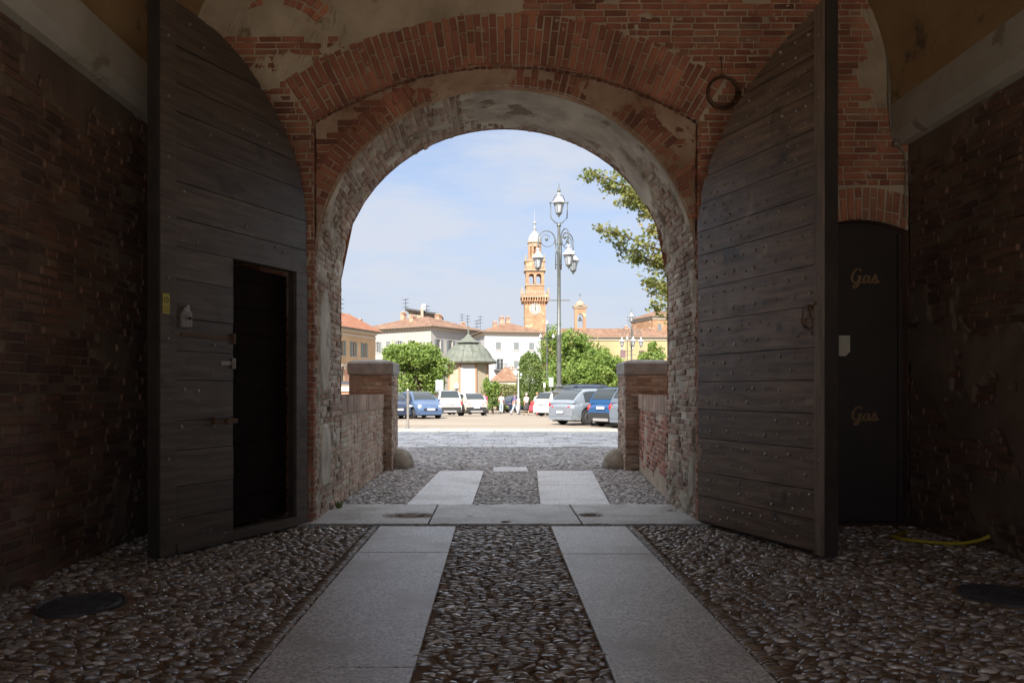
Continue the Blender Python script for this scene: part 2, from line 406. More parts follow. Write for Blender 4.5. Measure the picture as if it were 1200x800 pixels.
for i in range(48):
    a0, a1 = PI * i / 48, PI * (i + 1) / 48
    for y0 in lin(-3.5, YW, .8)[:-1]:
        y1 = y0 + (YW + 3.5) / (len(lin(-3.5, YW, .8)) - 1)
        q = [(VX - (VA + .004) * math.cos(a), y, VZ - .002 + VR * math.sin(a) + .012 * nz(a * 4, y * 1.1)) for a, y in ((a0, y0), (a1, y0), (a1, y1), (a0, y1))]
        mb.poly(q)
mb.build('vault', m_plaster, gatehouse, GO, smooth=True, recalc=False)
# rear wall, unseen, its courtyard opening widened to let sun in; outer shell
RX0, RX1, RY = -3.3, 4.3, -3.5
HC = 13.05
mb = MB()
def rear(u): t = (u - (RX0 + RX1) / 2) / ((RX1 - RX0) / 2); return 4.6 + .4 * math.sqrt(max(0, 1 - t * t))
for y_, hole, lowf, mid in ((RY, (RX0, RX1), rear, 0), (YO, (XL, XR), ell, 0)):
    for s in (lin(-18, hole[0], 4), lin(hole[0], hole[1], .15), lin(hole[1], 13, 4)):
        for a, b in zip(s, s[1:]):
            inside = s[0] == hole[0]
            la, lb = (lowf(a), lowf(b)) if inside else (0, 0)
            mb.poly([(a, y_, la), (b, y_, lb), (b, y_, HC), (a, y_, HC)])
mb.poly([(-18, RY, HC), (13, RY, HC), (13, YO, HC), (-18, YO, HC)])
for x in (-18, 13): mb.poly([(x, RY, 0), (x, YO, 0), (x, YO, HC), (x, RY, HC)])
mb.build('outer_wall', MAT('castle_brick', (.28, .12, .07), (.42, .2, .12), scale=6, rough=.9, bump=.01, bscale=12), gatehouse, GO, recalc=False)
# niche behind the small door
mb = MB()
N = lin(GX0, GX1, .06)
mb.rings([[(u, y, gtop(u)) for u in N] for y in (YW + .0, YW + .4)], 0, False, False)
for x in (GX0, GX1): mb.poly([(x, YW, 0), (x, YW + .4, 0), (x, YW + .4, GSP), (x, YW, GSP)])
mb.poly([(GX0, YW + .4, 0), (GX1, YW + .4, 0), (GX1, YW + .4, GTOP), (GX0, YW + .4, GTOP)])
mb.build('door_niche', m_brick_dark, gatehouse, GO, recalc=False)

# ---------------------------------------------------------------- ground
def struct(mb, name, m, smooth=False, org=None, recalc=True):
    return tag(mb.build(name, m, None, org, smooth, recalc=recalc), kind='structure')
def gz(Y): return -0.35 * sm(42, 62, Y) - .25 * sm(62, 120, Y)
m_square = MAT('sandy_asphalt', (.27, .225, .175), (.36, .305, .245), scale=.6, rough=.9, bump=.004, bscale=30, vscale=(.25, 1, 1), spots=[((.30, .26, .21), .9, .62)])
mb = MB()
Ys = [-400, -60, -5, 20, 30, 36] + list(range(40, 132, 4)) + [160, 240, 400, 900, 2500]
Xs = [-2000, -300, -60, -20, 0, 20, 60, 300, 2000]
mb.rings([[(x, y, gz(y)) for x in Xs] for y in Ys], 0, False, False)
struct(mb, 'ground', m_square, recalc=False)
mb = MB(); mb.poly([(-3.6, 1.95, .004), (4.6, 1.95, .004), (4.6, YO - .3, .004), (-3.6, YO - .3, .004)])
struct(mb, 'passage_floor', m_earth, recalc=False)
mb = MB(); mb.poly([(-32, -40, .004), (32, -40, .004), (32, -3.5, .004), (-32, -3.5, .004)])
m_court = MAT('pale_courtyard_gravel', (.50, .46, .40), (.60, .56, .50), scale=2, rough=.95, bump=.004, bscale=80)
struct(mb, 'courtyard', m_court, recalc=False)
mb = MB(); mb.poly([(-3.6, -3.5, .006), (4.6, -3.5, .006), (4.6, 1.97, .006), (-3.6, 1.97, .006)])
struct(mb, 'bounce_paving', m_court, recalc=False)  # pale unseen floor added to bounce sunlight into the hall
mb = MB(); mb.poly([(-14, YO - .3, .004), (14, YO - .3, .004), (14, 19.8, .004), (-14, 19.8, .004)])
struct(mb, 'forecourt', m_earth_out, recalc=False)
# flagged pavement: rows of rough stones, built one by one into a single sheet of paving
m_flag = MAT('pale_flagstone', (.46, .455, .45), (.66, .655, .65), scale=2.5, rough=.75, bump=.006, bscale=18, rnd=[(0, (.55, .55, .56)), (.15, (.85, .85, .86)), (1, (1.15, 1.15, 1.15))])
mb = MB()
bricks(mb, lambda u, v, w: (u, v, .034 + w), 19.8, 27.2, lambda v: [(-14, 16)], bl=.62, bh=.36, mo=.03, w0=-.03, w1=0, jit=.012, pj=.004)
mb.rr = .1; mb.poly([(-40, 19.8, .012), (40, 19.8, .012), (40, 27.2, .012), (-40, 27.2, .012)])
struct(mb, 'pavement', m_flag, recalc=False)
mb = MB()
for a in lin(-30, 30, 1.0)[:-1]: mb.rr = rng.random(); mb.box(a, a + .985, 27.21, 29.4, -.02, .05 + rng.uniform(0, .004))
struct(mb, 'kerb', MAT('pale_kerb_stone', (.36, .35, .32), (.44, .43, .40), scale=2, rough=.8, bump=.003, bscale=30))

# granite wheel tracks
def slab(mb, q, z0=-.03, z1=.026, ch=.003):
    "q: four corners, anticlockwise"
    cx, cy = sum(p[0] for p in q) / 4, sum(p[1] for p in q) / 4
    def ins(p, d): return (p[0] + math.copysign(d, cx - p[0]), p[1] + math.copysign(d, cy - p[1]))
    rows = 8
    mb.rings([[(p[0], p[1], z0) for p in q], [(p[0], p[1], z1 - ch) for p in q], [(*ins(p, ch), z1) for p in q]])
mb = MB()
for x0, x1, cuts in ((-1.222, -.415, [-3.4, -2.2, .9, 3.98, 6.83, 8.17]), (.594, 1.388, [-3.4, -1.6, 1.4, 3.1, 6.76, 8.17])):
    for a, b in zip(cuts, cuts[1:]): slab(mb, [(x0, a + .009), (x1, a + .009), (x1 + rng.uniform(-.004, .004), b - .009), (x0 + rng.uniform(-.004, .004), b - .009)])
slab(mb, [(-1.12, 9.72), (-.29, 9.72), (-.2, 13.9), (-1.0, 13.9)])
slab(mb, [(.58, 9.72), (1.46, 9.72), (1.6, 11.75), (.66, 11.75)])
slab(mb, [(.665, 11.77), (1.605, 11.77), (1.76, 13.9), (.76, 13.9)])
slab(mb, [(-.03, 13.8), (.6, 13.8), (.6, 14.6), (-.03, 14.6)])
struct(mb, 'path', m_granite)
# threshold: three stones with worn hollows
mb = MB()
def thr(x0, x1, hollows, edge=0):
    us, vs = lin(x0, x1, .03), lin(8.2, 9.62, .03)
    def z(x, y):
        h = .045
        for hx, hy, rx, ry in hollows: h -= .05 * sm(1.12, .9, math.hypot((x - hx) / rx, (y - hy) / ry))
        return h + .005 * nz(x * 5, y * 5) + .003 * nz(x * 17, y * 17)
    I = [[mb.av((x, y, z(x, y))) for x in us] for y in vs]
    for a, b in zip(I, I[1:]):
        for i in range(len(us) - 1): mb.af((a[i], a[i + 1], b[i + 1], b[i]))
    for row, y in ((0, 8.2), (-1, 9.62)):
        B = [mb.av((x, y, -.02)) for x in us]
        for i in range(len(us) - 1): mb.af((B[i], B[i + 1], I[row][i + 1], I[row][i]))
    for k, x in ((0, x0), (-1, x1)):
        B = [mb.av((x, y, -.02)) for y in vs]
        for i in range(len(vs) - 1): mb.af((B[i], B[i + 1], I[i + 1][k], I[i][k]))
thr(-2.35, -.72, [(-.98, 8.75, .30, .16), (-2.0, 9.2, .05, .05)])
thr(-.70, .92, [(.12, 8.32, .035, .05), (-.3, 9.64, .3, .05)])
thr(.94, 2.5, [(1.1, 8.78, .13, .12), (2.1, 9.1, .05, .05)])
struct(mb, 'threshold', m_granite2, recalc=False)

# pebbles
def hemi(seg_, rings_):
    V = []
    for j in range(rings_):
        t = (PI / 2) * j / rings_ * 1.0 - .15 * (1 - j / rings_)
        for i in range(seg_):
            a = 2 * PI * i / seg_ + (PI / seg_) * (j % 2); V.append((math.cos(a) * math.cos(t), math.sin(a) * math.cos(t), math.sin(t)))
    V.append((0, 0, 1)); Q = []; T = []
    for j in range(rings_ - 1):
        for i in range(seg_):
            k = (i + 1) % seg_; Q.append((j * seg_ + i, j * seg_ + k, (j + 1) * seg_ + k, (j + 1) * seg_ + i))
    b = (rings_ - 1) * seg_
    for i in range(seg_): T.append((b + i, b + (i + 1) % seg_, rings_ * seg_))
    return np.array(V), np.array(Q), np.array(T)
NR = np.random.default_rng(5)
def pebbles(name, C, A, B, H, ang, tilt, rnd, mat, seg_, rings_, label=None):
    V, Q, T = hemi(seg_, rings_); n = len(C); k = len(V)
    L = V[None] * np.stack([A, B, H], 1)[:, None, :]
    L = L * (1 + NR.normal(0, .05, L.shape))
    L[..., 2] += L[..., 0] * np.sin(tilt)[:, None]
    c, s = np.cos(ang)[:, None], np.sin(ang)[:, None]
    W = np.stack([L[..., 0] * c - L[..., 1] * s, L[..., 0] * s + L[..., 1] * c, L[..., 2]], -1)
    W[..., 0] += C[:, 0][:, None]; W[..., 1] += C[:, 1][:, None]; W[..., 2] += C[:, 2][:, None]
    off = (np.arange(n) * k)[:, None, None]
    o = npmesh(name, W.reshape(-1, 3), (Q[None] + off).reshape(-1, 4), np.repeat(rnd, k), mat, (T[None] + off).reshape(-1, 3))
    return tag(o, kind='stuff')
def field(x0, x1, y0, y1, px_, py_, ok):
    P = []
    y = y0; r = 0
    while y < y1:
        x = x0 + (r % 2) * px_ / 2
        while x < x1:
            X = x + NR.uniform(-.3, .3) * px_; Y = y + NR.uniform(-.35, .35) * py_ + .02 * math.sin(x * 5 + r * .3)
            if ok(X, Y): P.append((X, Y))
            x += px_ * NR.uniform(.8, 1.15)
        y += py_; r += 1
    return P
def mkpeb(name, P, mat, seg_, rings_, s=1.0, z=.0, flat=.22):
    P = np.array(P); n = len(P)
    A = NR.uniform(.032, .052, n) * s; B = NR.uniform(.009, .016, n) * s; H = NR.uniform(.010, .024, n) * (s if s < 1.3 else 1)
    fl = NR.random(n) < flat; B[fl] *= 1.7; H[fl] *= 1.0; A[fl] *= .85
    ang = NR.normal(0, .28, n); rare = NR.random(n) < .06; ang[rare] = NR.uniform(-1.5, 1.5, rare.sum())
    C = np.column_stack([P, np.full(n, z) + NR.normal(0, .002, n)])
    return pebbles(name, C, A, B, H, ang, NR.normal(0, .10, n), NR.random(n), mat, seg_, rings_)
def free_in(X, Y):
    if -1.222 - .13 < X < -.415 + .012 or .594 - .012 < X < 1.388 + .13: return False
    if (X + 2.8) ** 2 + (Y - 5.2) ** 2 < .33 ** 2 or (X - 3.62) ** 2 + (Y - 5.42) ** 2 < .36 ** 2: return False
    return True
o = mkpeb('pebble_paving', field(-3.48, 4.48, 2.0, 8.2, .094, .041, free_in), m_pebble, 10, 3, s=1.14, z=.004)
# neat border course beside each track
P = []; n = 0
for xb in (-1.222 - .068, 1.388 + .068):
    for y in np.arange(2.0, 8.18, .031): P.append((xb + NR.normal(0, .004), y))
P = np.array(P); n = len(P)
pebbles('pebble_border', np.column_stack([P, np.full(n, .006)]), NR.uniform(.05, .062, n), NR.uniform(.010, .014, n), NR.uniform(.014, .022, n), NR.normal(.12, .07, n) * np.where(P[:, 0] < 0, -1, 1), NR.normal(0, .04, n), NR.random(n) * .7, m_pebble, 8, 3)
def wallx(Y): return (-2.0 if Y < 14 else -12, (2.28 + (Y - 9.9) * .085) if Y < 14 else 12)
def free_out(X, Y):
    a, b = wallx(Y)
    if not (a + .02 < X < b - .02): return False
    k = (Y - 9.72) / 4.2
    if Y < 13.95 and (-1.14 + k * .1 < X < -.27 + k * .09 or .56 + k * .17 < X < 1.48 + k * .3): return False
    if -.05 < X < .62 and 13.78 < Y < 14.62: return False
    if Y > 13.9 and (-2.7 < X < -1.86 or 2.36 < X < 3.2) and Y < 14.9: return False
    return True
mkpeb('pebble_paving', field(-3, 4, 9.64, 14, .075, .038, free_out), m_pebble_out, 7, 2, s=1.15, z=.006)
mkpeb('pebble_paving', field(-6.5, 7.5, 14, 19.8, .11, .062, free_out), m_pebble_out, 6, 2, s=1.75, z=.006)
# ---------------------------------------------------------------- gate leaves
def interp(tab, s):
    if s <= tab[0][0]: return tab[0][1]
    for (a, za), (b, zb) in zip(tab, tab[1:]):
        if s <= b: return za + (zb - za) * (s - a) / (b - a)
    return tab[-1][1]
def leaf(hinge, d, n, W, tab, hole, stile_w, mats, studs, name, label, seedv):
    r = random.Random(seedv)
    root = empty(name, (hinge[0], hinge[1], 0), 0, label, 'gate', 'the two leaves of the gate')
    O = (hinge[0], hinge[1], 0)
    T = lambda s, y, z: (hinge[0] + d[0] * s + n[0] * y, hinge[1] + d[1] * s + n[1] * y, z)
    top = lambda s: interp(tab, s)
    z0 = .045
    # each part is drawn in leaf coordinates: s along the leaf, y out of its face, z up
    def capped(mb, sa, sb, za, zb, y0, y1, m=0):
        ss = [s for s in lin(sa, sb, .06)]
        up = [(s, min(zb, top(s))) for s in ss]
        up = [(s, max(z, za)) for s, z in up]
        if max(z for s, z in up) - za < .02: return
        lowest = [(s, z) for s, z in up if z > za + 1e-4]
        a = min(s for s, z in lowest); up = [(s, z) for s, z in up if s >= a - 1e-6]
        mb.prism([(ss[-1] if True else sb, za), (up[0][0], za)] + up, y0, y1, 'y', m)
    core = MB(); core.T = T
    hs0, hs1, hz0, hz1 = hole if hole else (0, 0, 0, 0)
    zs = hz1 if hole else z0
    if hole:
        capped(core, hs1 + .001, W, z0, hz1 - .002, -.07, 0)
        capped(core, 0, hs0 - .001, z0, hz1 - .002, -.07, 0)
        capped(core, hs0, hs1, z0, hz0, -.07, 0)
        capped(core, 0, W, hz1, 9, -.07, 0)
    else: capped(core, 0, W, z0, 9, -.07, 0)
    core.build('leaf_core', m_core, root, O)
    pl = MB(); pl.T = T
    z = z0 + .02; nails = []
    row = 0
    while z < 4.9:
        h = r.uniform(.25, .36)
        if hole and z < hz1 < z + h + .08: h = hz1 - z
        pl.rr = r.random(); sl = r.uniform(-.006, .006)
        a = 0.0
        if hole and z + h <= hz1 + .001: a = hs1 + .002
        e = W - stile_w - .004
        y1 = .026 + r.uniform(-.004, .004)
        capped(pl, a, e, z + .003, z + h - .004, .001, y1)
        if studs:
            for zz in (z + h * .28, z + h * .74):
                s = a + .05 + r.uniform(0, .1)
                while s < e - .04:
                    if zz < top(s) - .06 and r.random() < studs: nails.append((s, zz + r.uniform(-.02, .02), y1))
                    s += r.uniform(.11, .2)
        z += h; row += 1
    for s, zz, y1 in nails:
        rr_ = r.choice((.012, .014, .014, .019)); pl.rr = .5
        pl.rings([[(s + rr_ * k * math.cos(2 * PI * i / 6), y1 + rr_ * hgt, zz + rr_ * k * math.sin(2 * PI * i / 6)) for i in range(6)] for k, hgt in ((1, -.1), (.8, .5), (.2, .85))], 1)
    pl.build('planking', [mats[0], m_nail], root, O)
    st = MB(); st.T = T; st.rr = .6
    capped(st, W - stile_w, W, z0, 9, .001, .045)
    for zz in np.arange(.35, 4.6, .52):
        st.rings([[(W - stile_w / 2 + .013 * k * math.cos(2 * PI * i / 8), .044 + .013 * hh, zz + .013 * k * math.sin(2 * PI * i / 8)) for i in range(8)] for k, hh in ((1, 0), (.8, .6), (.2, 1))], 1)
    st.build('stile', [mats[1], m_nail], root, O)
    if hole:
        for nm, (a, b, c, e) in (('hinge_stile', (.0, hs0 - .002, z0, hz1 - .002)), ('bottom_rail', (hs0 + .001, W - stile_w - .006, z0, hz0))):
            q = MB(); q.T = T; q.rr = .8; capped(q, a, b, c, e, .001, .04 if nm == 'hinge_stile' else .055)
            if nm == 'hinge_stile':
                for zz in np.arange(.3, 2.6, .3): q.rings([[(.09 + .012 * k * math.cos(2 * PI * i / 8), .039 + .012 * hh, zz + .012 * k * math.sin(2 * PI * i / 8)) for i in range(8)] for k, hh in ((1, 0), (.8, .6), (.2, 1))], 1)
            q.build(nm, [mats[1], m_nail], root, O)
    # edge board closing the free end
    eb = MB(); eb.T = T; eb.rr = .3
    eb.box(W + .001, W + .02, -.085, .04, z0, top(W) - .01)
    eb.build('edge_board', m_core, root, O)
    return root, T, O
lt = [(0, 3.3), (.03, 3.5), (.107, 3.82), (.2, 3.98), (.314, 4.12), (.48, 4.31), (.64, 4.455), (.95, 4.66), (1.276, 4.79), (1.6, 4.84), (1.944, 4.86)]
rt = [(0, 3.3), (.03, 3.47), (.11, 3.7), (.214, 3.88), (.475, 4.155), (.66, 4.32), (.873, 4.446), (1.3, 4.65), (1.68, 4.75), (1.86, 4.81)]
gl, TL, OL = leaf((-2.06, 8.30), (-.4223, -.9064), (.9064, -.4223), 1.944, lt, (.176, 1.078, .13, 2.72), .17, (m_wood_shaded, m_wood_shaded), .12, 'gate_leaf', 'open wooden gate leaf with the small wicket doorway and a yellow sticker, on the left', 3)
gr, TR, OR = leaf((2.215, 8.30), (.341, -.940), (-.940, -.341), 1.855, rt, None, .12, (m_wood, m_stile), .85, 'gate_leaf', 'open wooden gate leaf studded with nails and hung with a ring knocker', 4)
# fittings of the left leaf
mb = MB(); mb.T = TL
mb.prism([(1.85, 2.12), (1.92, 2.12), (1.92, 2.29), (1.85, 2.29)], .046, .049, 'y', 0)
m_yel = MAT('yellow_sticker', (.42, .37, .07), rough=.4); m_ink = MAT('black_ink', (.03, .03, .03), rough=.5)
ring = [(1.885 + .026 * math.cos(a), 2.235 + .026 * math.sin(a)) for a in np.linspace(0, 2 * PI, 25)]
ring2 = [(1.885 + .019 * math.cos(a), 2.235 + .019 * math.sin(a)) for a in np.linspace(0, 2 * PI, 25)]
for i in range(24): mb.poly([(ring[i][0], .0495, ring[i][1]), (ring[i + 1][0], .0495, ring[i + 1][1]), (ring2[i + 1][0], .0495, ring2[i + 1][1]), (ring2[i][0], .0495, ring2[i][1])], 1)
for k in (-1, 1): mb.poly([(1.885 - .016, .0497, 2.235 - .016 * k - .003), (1.885 + .016, .0497, 2.235 + .016 * k - .003), (1.885 + .016, .0497, 2.235 + .016 * k + .003), (1.885 - .016, .0497, 2.235 - .016 * k + .003)], 1)
for z, h in ((2.178, .005), (2.162, .003), (2.15, .003), (2.135, .005)): mb.poly([(1.858, .0496, z), (1.912, .0496, z), (1.912, .0496, z + h), (1.858, .0496, z + h)], 1)
mb.build('sticker', [m_yel, m_ink], gl, OL, recalc=False)
mb = MB(); mb.T = TL
mb.prism([(1.60, 2.02), (1.72, 2.02), (1.72, 2.15), (1.69, 2.19), (1.63, 2.19), (1.60, 2.15)], .024, .05)
mb.lathe([(.012, 0), (.012, .02)], (1.635, .05, 2.1), 10, 1, 'y')
mb.build('lock_plate', [m_nail, m_core], gl, OL)
mb = MB(); mb.T = TL; mb.box(1.645, 1.675, .05, .066, 2.15, 2.215); mb.build('hasp', m_steel, gl, OL)
for z in (1.93, 1.98):
    pass
for zz, L_ in ((1.955, .62), (1.72, .16)):
    mb = MB(); mb.T = TL
    mb.box(1.085, 1.085 + L_, .027, .034, zz - .018, zz + .018)
    mb.lathe([(.017, -.05), (.017, .05)], (1.085, .042, zz), 8)
    mb.build('strap_hinge', m_iron if zz > 1.9 else m_nail, gl, OL)
mb = MB(); mb.T = TL
mb.box(1.09, 1.36, .03, .042, 1.16, 1.185); mb.box(1.05, 1.18, .042, .06, 1.155, 1.20); mb.box(1.32, 1.35, .03, .07, 1.15, 1.22)
mb.build('bolt_latch', m_iron, gl, OL)
# wicket leaf nearly shut, coloured near-black to paint the opening's shade
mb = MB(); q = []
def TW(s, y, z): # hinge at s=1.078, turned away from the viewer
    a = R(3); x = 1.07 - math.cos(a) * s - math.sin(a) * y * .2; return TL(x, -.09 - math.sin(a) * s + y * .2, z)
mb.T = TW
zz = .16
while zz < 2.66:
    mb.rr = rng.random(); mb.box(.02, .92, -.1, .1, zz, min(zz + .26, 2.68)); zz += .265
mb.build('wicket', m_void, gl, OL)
# ring knocker of the right leaf
mb = MB(); mb.T = TR
kx, kz = 1.66, 2.135
P = [(kx - .012, kz + .05), (kx - .045, kz + .055), (kx - .05, kz), (kx - .075, kz - .07), (kx - .045, kz - .125), (kx, kz - .135), (kx + .05, kz - .12), (kx + .065, kz - .06), (kx + .035, kz), (kx + .035, kz + .055), (kx + .012, kz + .05)]
mb.tube([(a, .045 + .01 * math.sin(i), b) for i, (a, b) in enumerate(P)], .009, 8)
mb.box(kx - .02, kx + .02, .026, .06, kz + .035, kz + .075)
mb.ball((kx + .09, .035, kz + .08), .022, 8, 5)
mb.build('knocker', m_iron, gr, OR)

# ---------------------------------------------------------------- small things of the passage
m_rustdoor = MAT('brown_painted_steel', (.02, .013, .011), (.032, .02, .016), scale=3, rough=.5, bump=.001, bscale=60)
dg = empty('utility_door', ((GX0 + GX1) / 2, YW + .12, 0), 0, 'dark brown door with Gas written on it twice, in the brick niche on the right', 'door')
DO = ((GX0 + GX1) / 2, YW + .12, 0)
mb = MB(); dx0, dx1 = GX0 + .01, GX1 - .01
mb.prism([(dx0, .03), (dx1, .03)] + [(u, gtop(u) - .01) for u in lin(dx0, dx1, .06)[::-1]], YW + .12, YW + .17)
mb.build('door_panel', m_rustdoor, dg, DO)
for u in (dx0, dx1 - .05):
    mb = MB(); mb.box(u, u + .05, YW + .09, YW + .119, .03, GSP - .02); mb.build('door_frame', m_rustdoor, dg, DO)
mb = MB(); mb.box(3.735, 3.772, YW + .098, YW + .118, .05, 3.2); mb.build('glint_strip', MAT('ochre_glint', (.15, .075, .03), (.09, .05, .025), scale=6, rough=.6), dg, DO)  # ochre strip standing in for an orange glint by the leaf edge
# paper notice
x0, _, z1 = at(983, 393, YW + .118); x1, _, z0_ = at(996, 417, YW + .118)
mb = MB(); mb.prism([(x0, z0_), (x0 + .075, z0_), (x1, z0_ + .05), (x1, z1), (x0, z1)], YW + .114, YW + .1185); mb.build('notice', MAT('yellowed_paper', (.55, .52, .42), (.48, .45, .36), scale=10, rough=.8), dg, DO)
# the word Gas, brushed twice in a script hand
def script_gas(cx, cz, h):
    strokes = [
        [(1.02, 1.16), (.92, 1.34), (.72, 1.42), (.46, 1.32), (.22, 1.02), (.06, .62), (.10, .26), (.30, .06), (.56, .10), (.80, .36), (.92, .66)],
        [(.62, .66), (.92, .68), (1.08, .66)], [(.94, .66), (.84, .26), (.70, -.12), (.50, -.42), (.28, -.46), (.22, -.30), (.40, -.14), (.78, .0), (1.15, .12)],
        [(1.86, .62), (1.66, .72), (1.42, .60), (1.26, .30), (1.34, .06), (1.54, .06), (1.76, .30), (1.90, .62), (1.82, .28), (1.86, .06), (2.02, .06), (2.26, .34)],
        [(2.26, .34), (2.46, .68), (2.52, .80), (2.62, .44), (2.66, .18), (2.52, .02), (2.34, .06), (2.28, .16)], [(2.6, .04), (2.8, .1), (2.95, .2)]]
    mb = MB()
    for k, st in enumerate(strokes):
        st = [Vector((cx + (x - 1.4) * h * .5 + rng.uniform(-.002, .002), 0, cz + (z - .4) * h * .55 + rng.uniform(-.002, .002))) for x, z in st]
        pts = []
        for i in range(len(st) - 1):
            p0, p1, p2, p3 = st[max(i - 1, 0)], st[i], st[i + 1], st[min(i + 2, len(st) - 1)]
            for t in (0, .25, .5, .75):
                pts.append(.5 * ((2 * p1) + (p2 - p0) * t + (2 * p0 - 5 * p1 + 4 * p2 - p3) * t * t + (3 * p1 - p0 - 3 * p2 + p3) * t ** 3))
        pts.append(st[-1]); prev = None
        yy = YW + .1175 - .0018 * k
        for i, p in enumerate(pts):
            d = (pts[min(i + 1, len(pts) - 1)] - pts[max(i - 1, 0)]).normalized()
            w = h * (.030 + .038 * abs(d.z) ** 1.5) ; nrm = Vector((-d.z, 0, d.x)) * w
            yi = yy - .00003 * i
            c = (mb.av((p.x - nrm.x, yi, p.z - nrm.z)), mb.av((p.x + nrm.x, yi, p.z + nrm.z)))
            if prev: mb.af((prev[0], c[0], c[1], prev[1]))
            prev = c
    return mb
m_gold = MAT('ochre_paint', (.26, .15, .065), (.17, .10, .045), scale=30, rough=.5)
for py, hg in ((327, .205), (488, .195)):
    gx, _, gzz = at(1013, py, YW + .12); script_gas(gx, gzz, hg).build('lettering', m_gold, dg, DO, recalc=False)
for (x, y, r_), lab in (((-2.8, 5.2, .285), 'dark round cast iron cover in the pebbles near the left wall'), ((3.62, 5.42, .31), 'dark round cast iron cover in the pebbles near the right wall')):
    mb = MB(); mb.lathe([(r_, -.02), (r_, .022), (r_ - .02, .026), (r_ - .03, .018), (r_ - .035, .018), (r_ - .045, .024), (0.001, .024)], (x, y, 0), 40)
    for k in range(-4, 5):
        h = math.sqrt(max(.0, (r_ - .055) ** 2 - (k * .055) ** 2))
        mb.box(x - h, x + h, y + k * .055 - .007, y + k * .055 + .007, .0235, .029)
        mb.box(x + k * .055 - .007, x + k * .055 + .007, y - h, y + h, .0232, .0285)
    tag(mb.build('manhole_cover', m_castiron, None, (x, y, 0), True, 30), lab, 'manhole cover', 'round covers in the passage floor')
mb = MB(); hp = [at(1048, 620, 8.1), at(1062, 629, 7.75), (3.88, 7.52, .035), (3.93, 7.37, .035), (4.1, 7.28, .03), (4.22, 7.2, .03), (4.33, 7.1, .05), (4.42, 7.0, .10), (4.475, 6.94, .15)]
hp[0] = (hp[0][0], 8.1, .03); hp[1] = (hp[1][0], 7.75, .03)
mb.tube(hp, .017, 8)
tag(mb.build('hose', MAT('yellow_hose', (.42, .33, .02), rough=.5), None, hp[0], True), 'dull yellow hose lying at the foot of the right wall', 'hose')
# coil of iron hanging on the gate wall
cx, _, cz = at(845, 109, YW)
mb = MB()
for k in range(4):
    rr_ = .165 + rng.uniform(-.02, .01); P = [(cx + (rr_ + .006 * math.sin(3 * a + k)) * math.cos(a) + .006 * k, YW - .035 - .012 * (k % 2), cz + rr_ * math.sin(a) - .005 * k) for a in np.linspace(0, 2 * PI, 37)]
    mb.tube(P, .011, 6)
mb.tube([(cx, YW - .03, cz + .16), (cx - .005, YW - .03, cz + .36)], .005, 6); mb.ball((cx - .005, YW - .02, cz + .37), .014, 8, 5)
tag(mb.build('iron_ring', m_iron, None, (cx, YW, cz), True), 'rusty coil of iron hoops hanging on the brick wall beside the arch', 'iron ring')
mb = MB()
P = [at(1040, 60, YW - .04), at(1042, 120, YW - .04), at(1044, 150, YW - .03), at(1050, 166, YW - .03), at(1060, 180, YW - .03), at(1062, 205, YW - .03), at(1060, 256, YW - .03)]
P = [(min(p[0], WR - .03), p[1], p[2]) for p in P]
mb.tube(P, .009, 6); mb.box(P[3][0] - .03, P[3][0] + .03, YW - .06, YW - .01, P[3][2] - .05, P[3][2] + .01)
tag(mb.build('cable', MAT('grey_cable', (.22, .2, .17), rough=.6), None, P[-1], True), 'thin grey cable with a small clip running down the brick corner above the small door', 'cable')

# weed at the left jamb
def weed(x, y, lab):
    mb = MB()
    for k in range(16):
        a = rng.uniform(0, 2 * PI); l = rng.uniform(.05, .12); w = .007; bx, by = x + rng.uniform(-.03, .03), y + rng.uniform(-.05, .05)
        ex, ey = bx + math.cos(a) * l * .6, by + math.sin(a) * l * .6
        mb.poly([(bx - w, by, .03), (bx + w, by, .03), ((bx + ex) / 2 + w, (by + ey) / 2, .03 + l * .8), ((bx + ex) / 2 - w, (by + ey) / 2, .03 + l * .8)])
        mb.poly([((bx + ex) / 2 - w, (by + ey) / 2, .03 + l * .8), ((bx + ex) / 2 + w, (by + ey) / 2, .03 + l * .8), (ex, ey, .03 + l)])
    tag(mb.build('weed', MAT('weed_green', (.08, .13, .03), (.14, .2, .05), scale=20), None, (x, y, .03), recalc=False), lab, 'weed')
weed(-1.9, 9.3, 'small green weed growing at the foot of the left jamb')

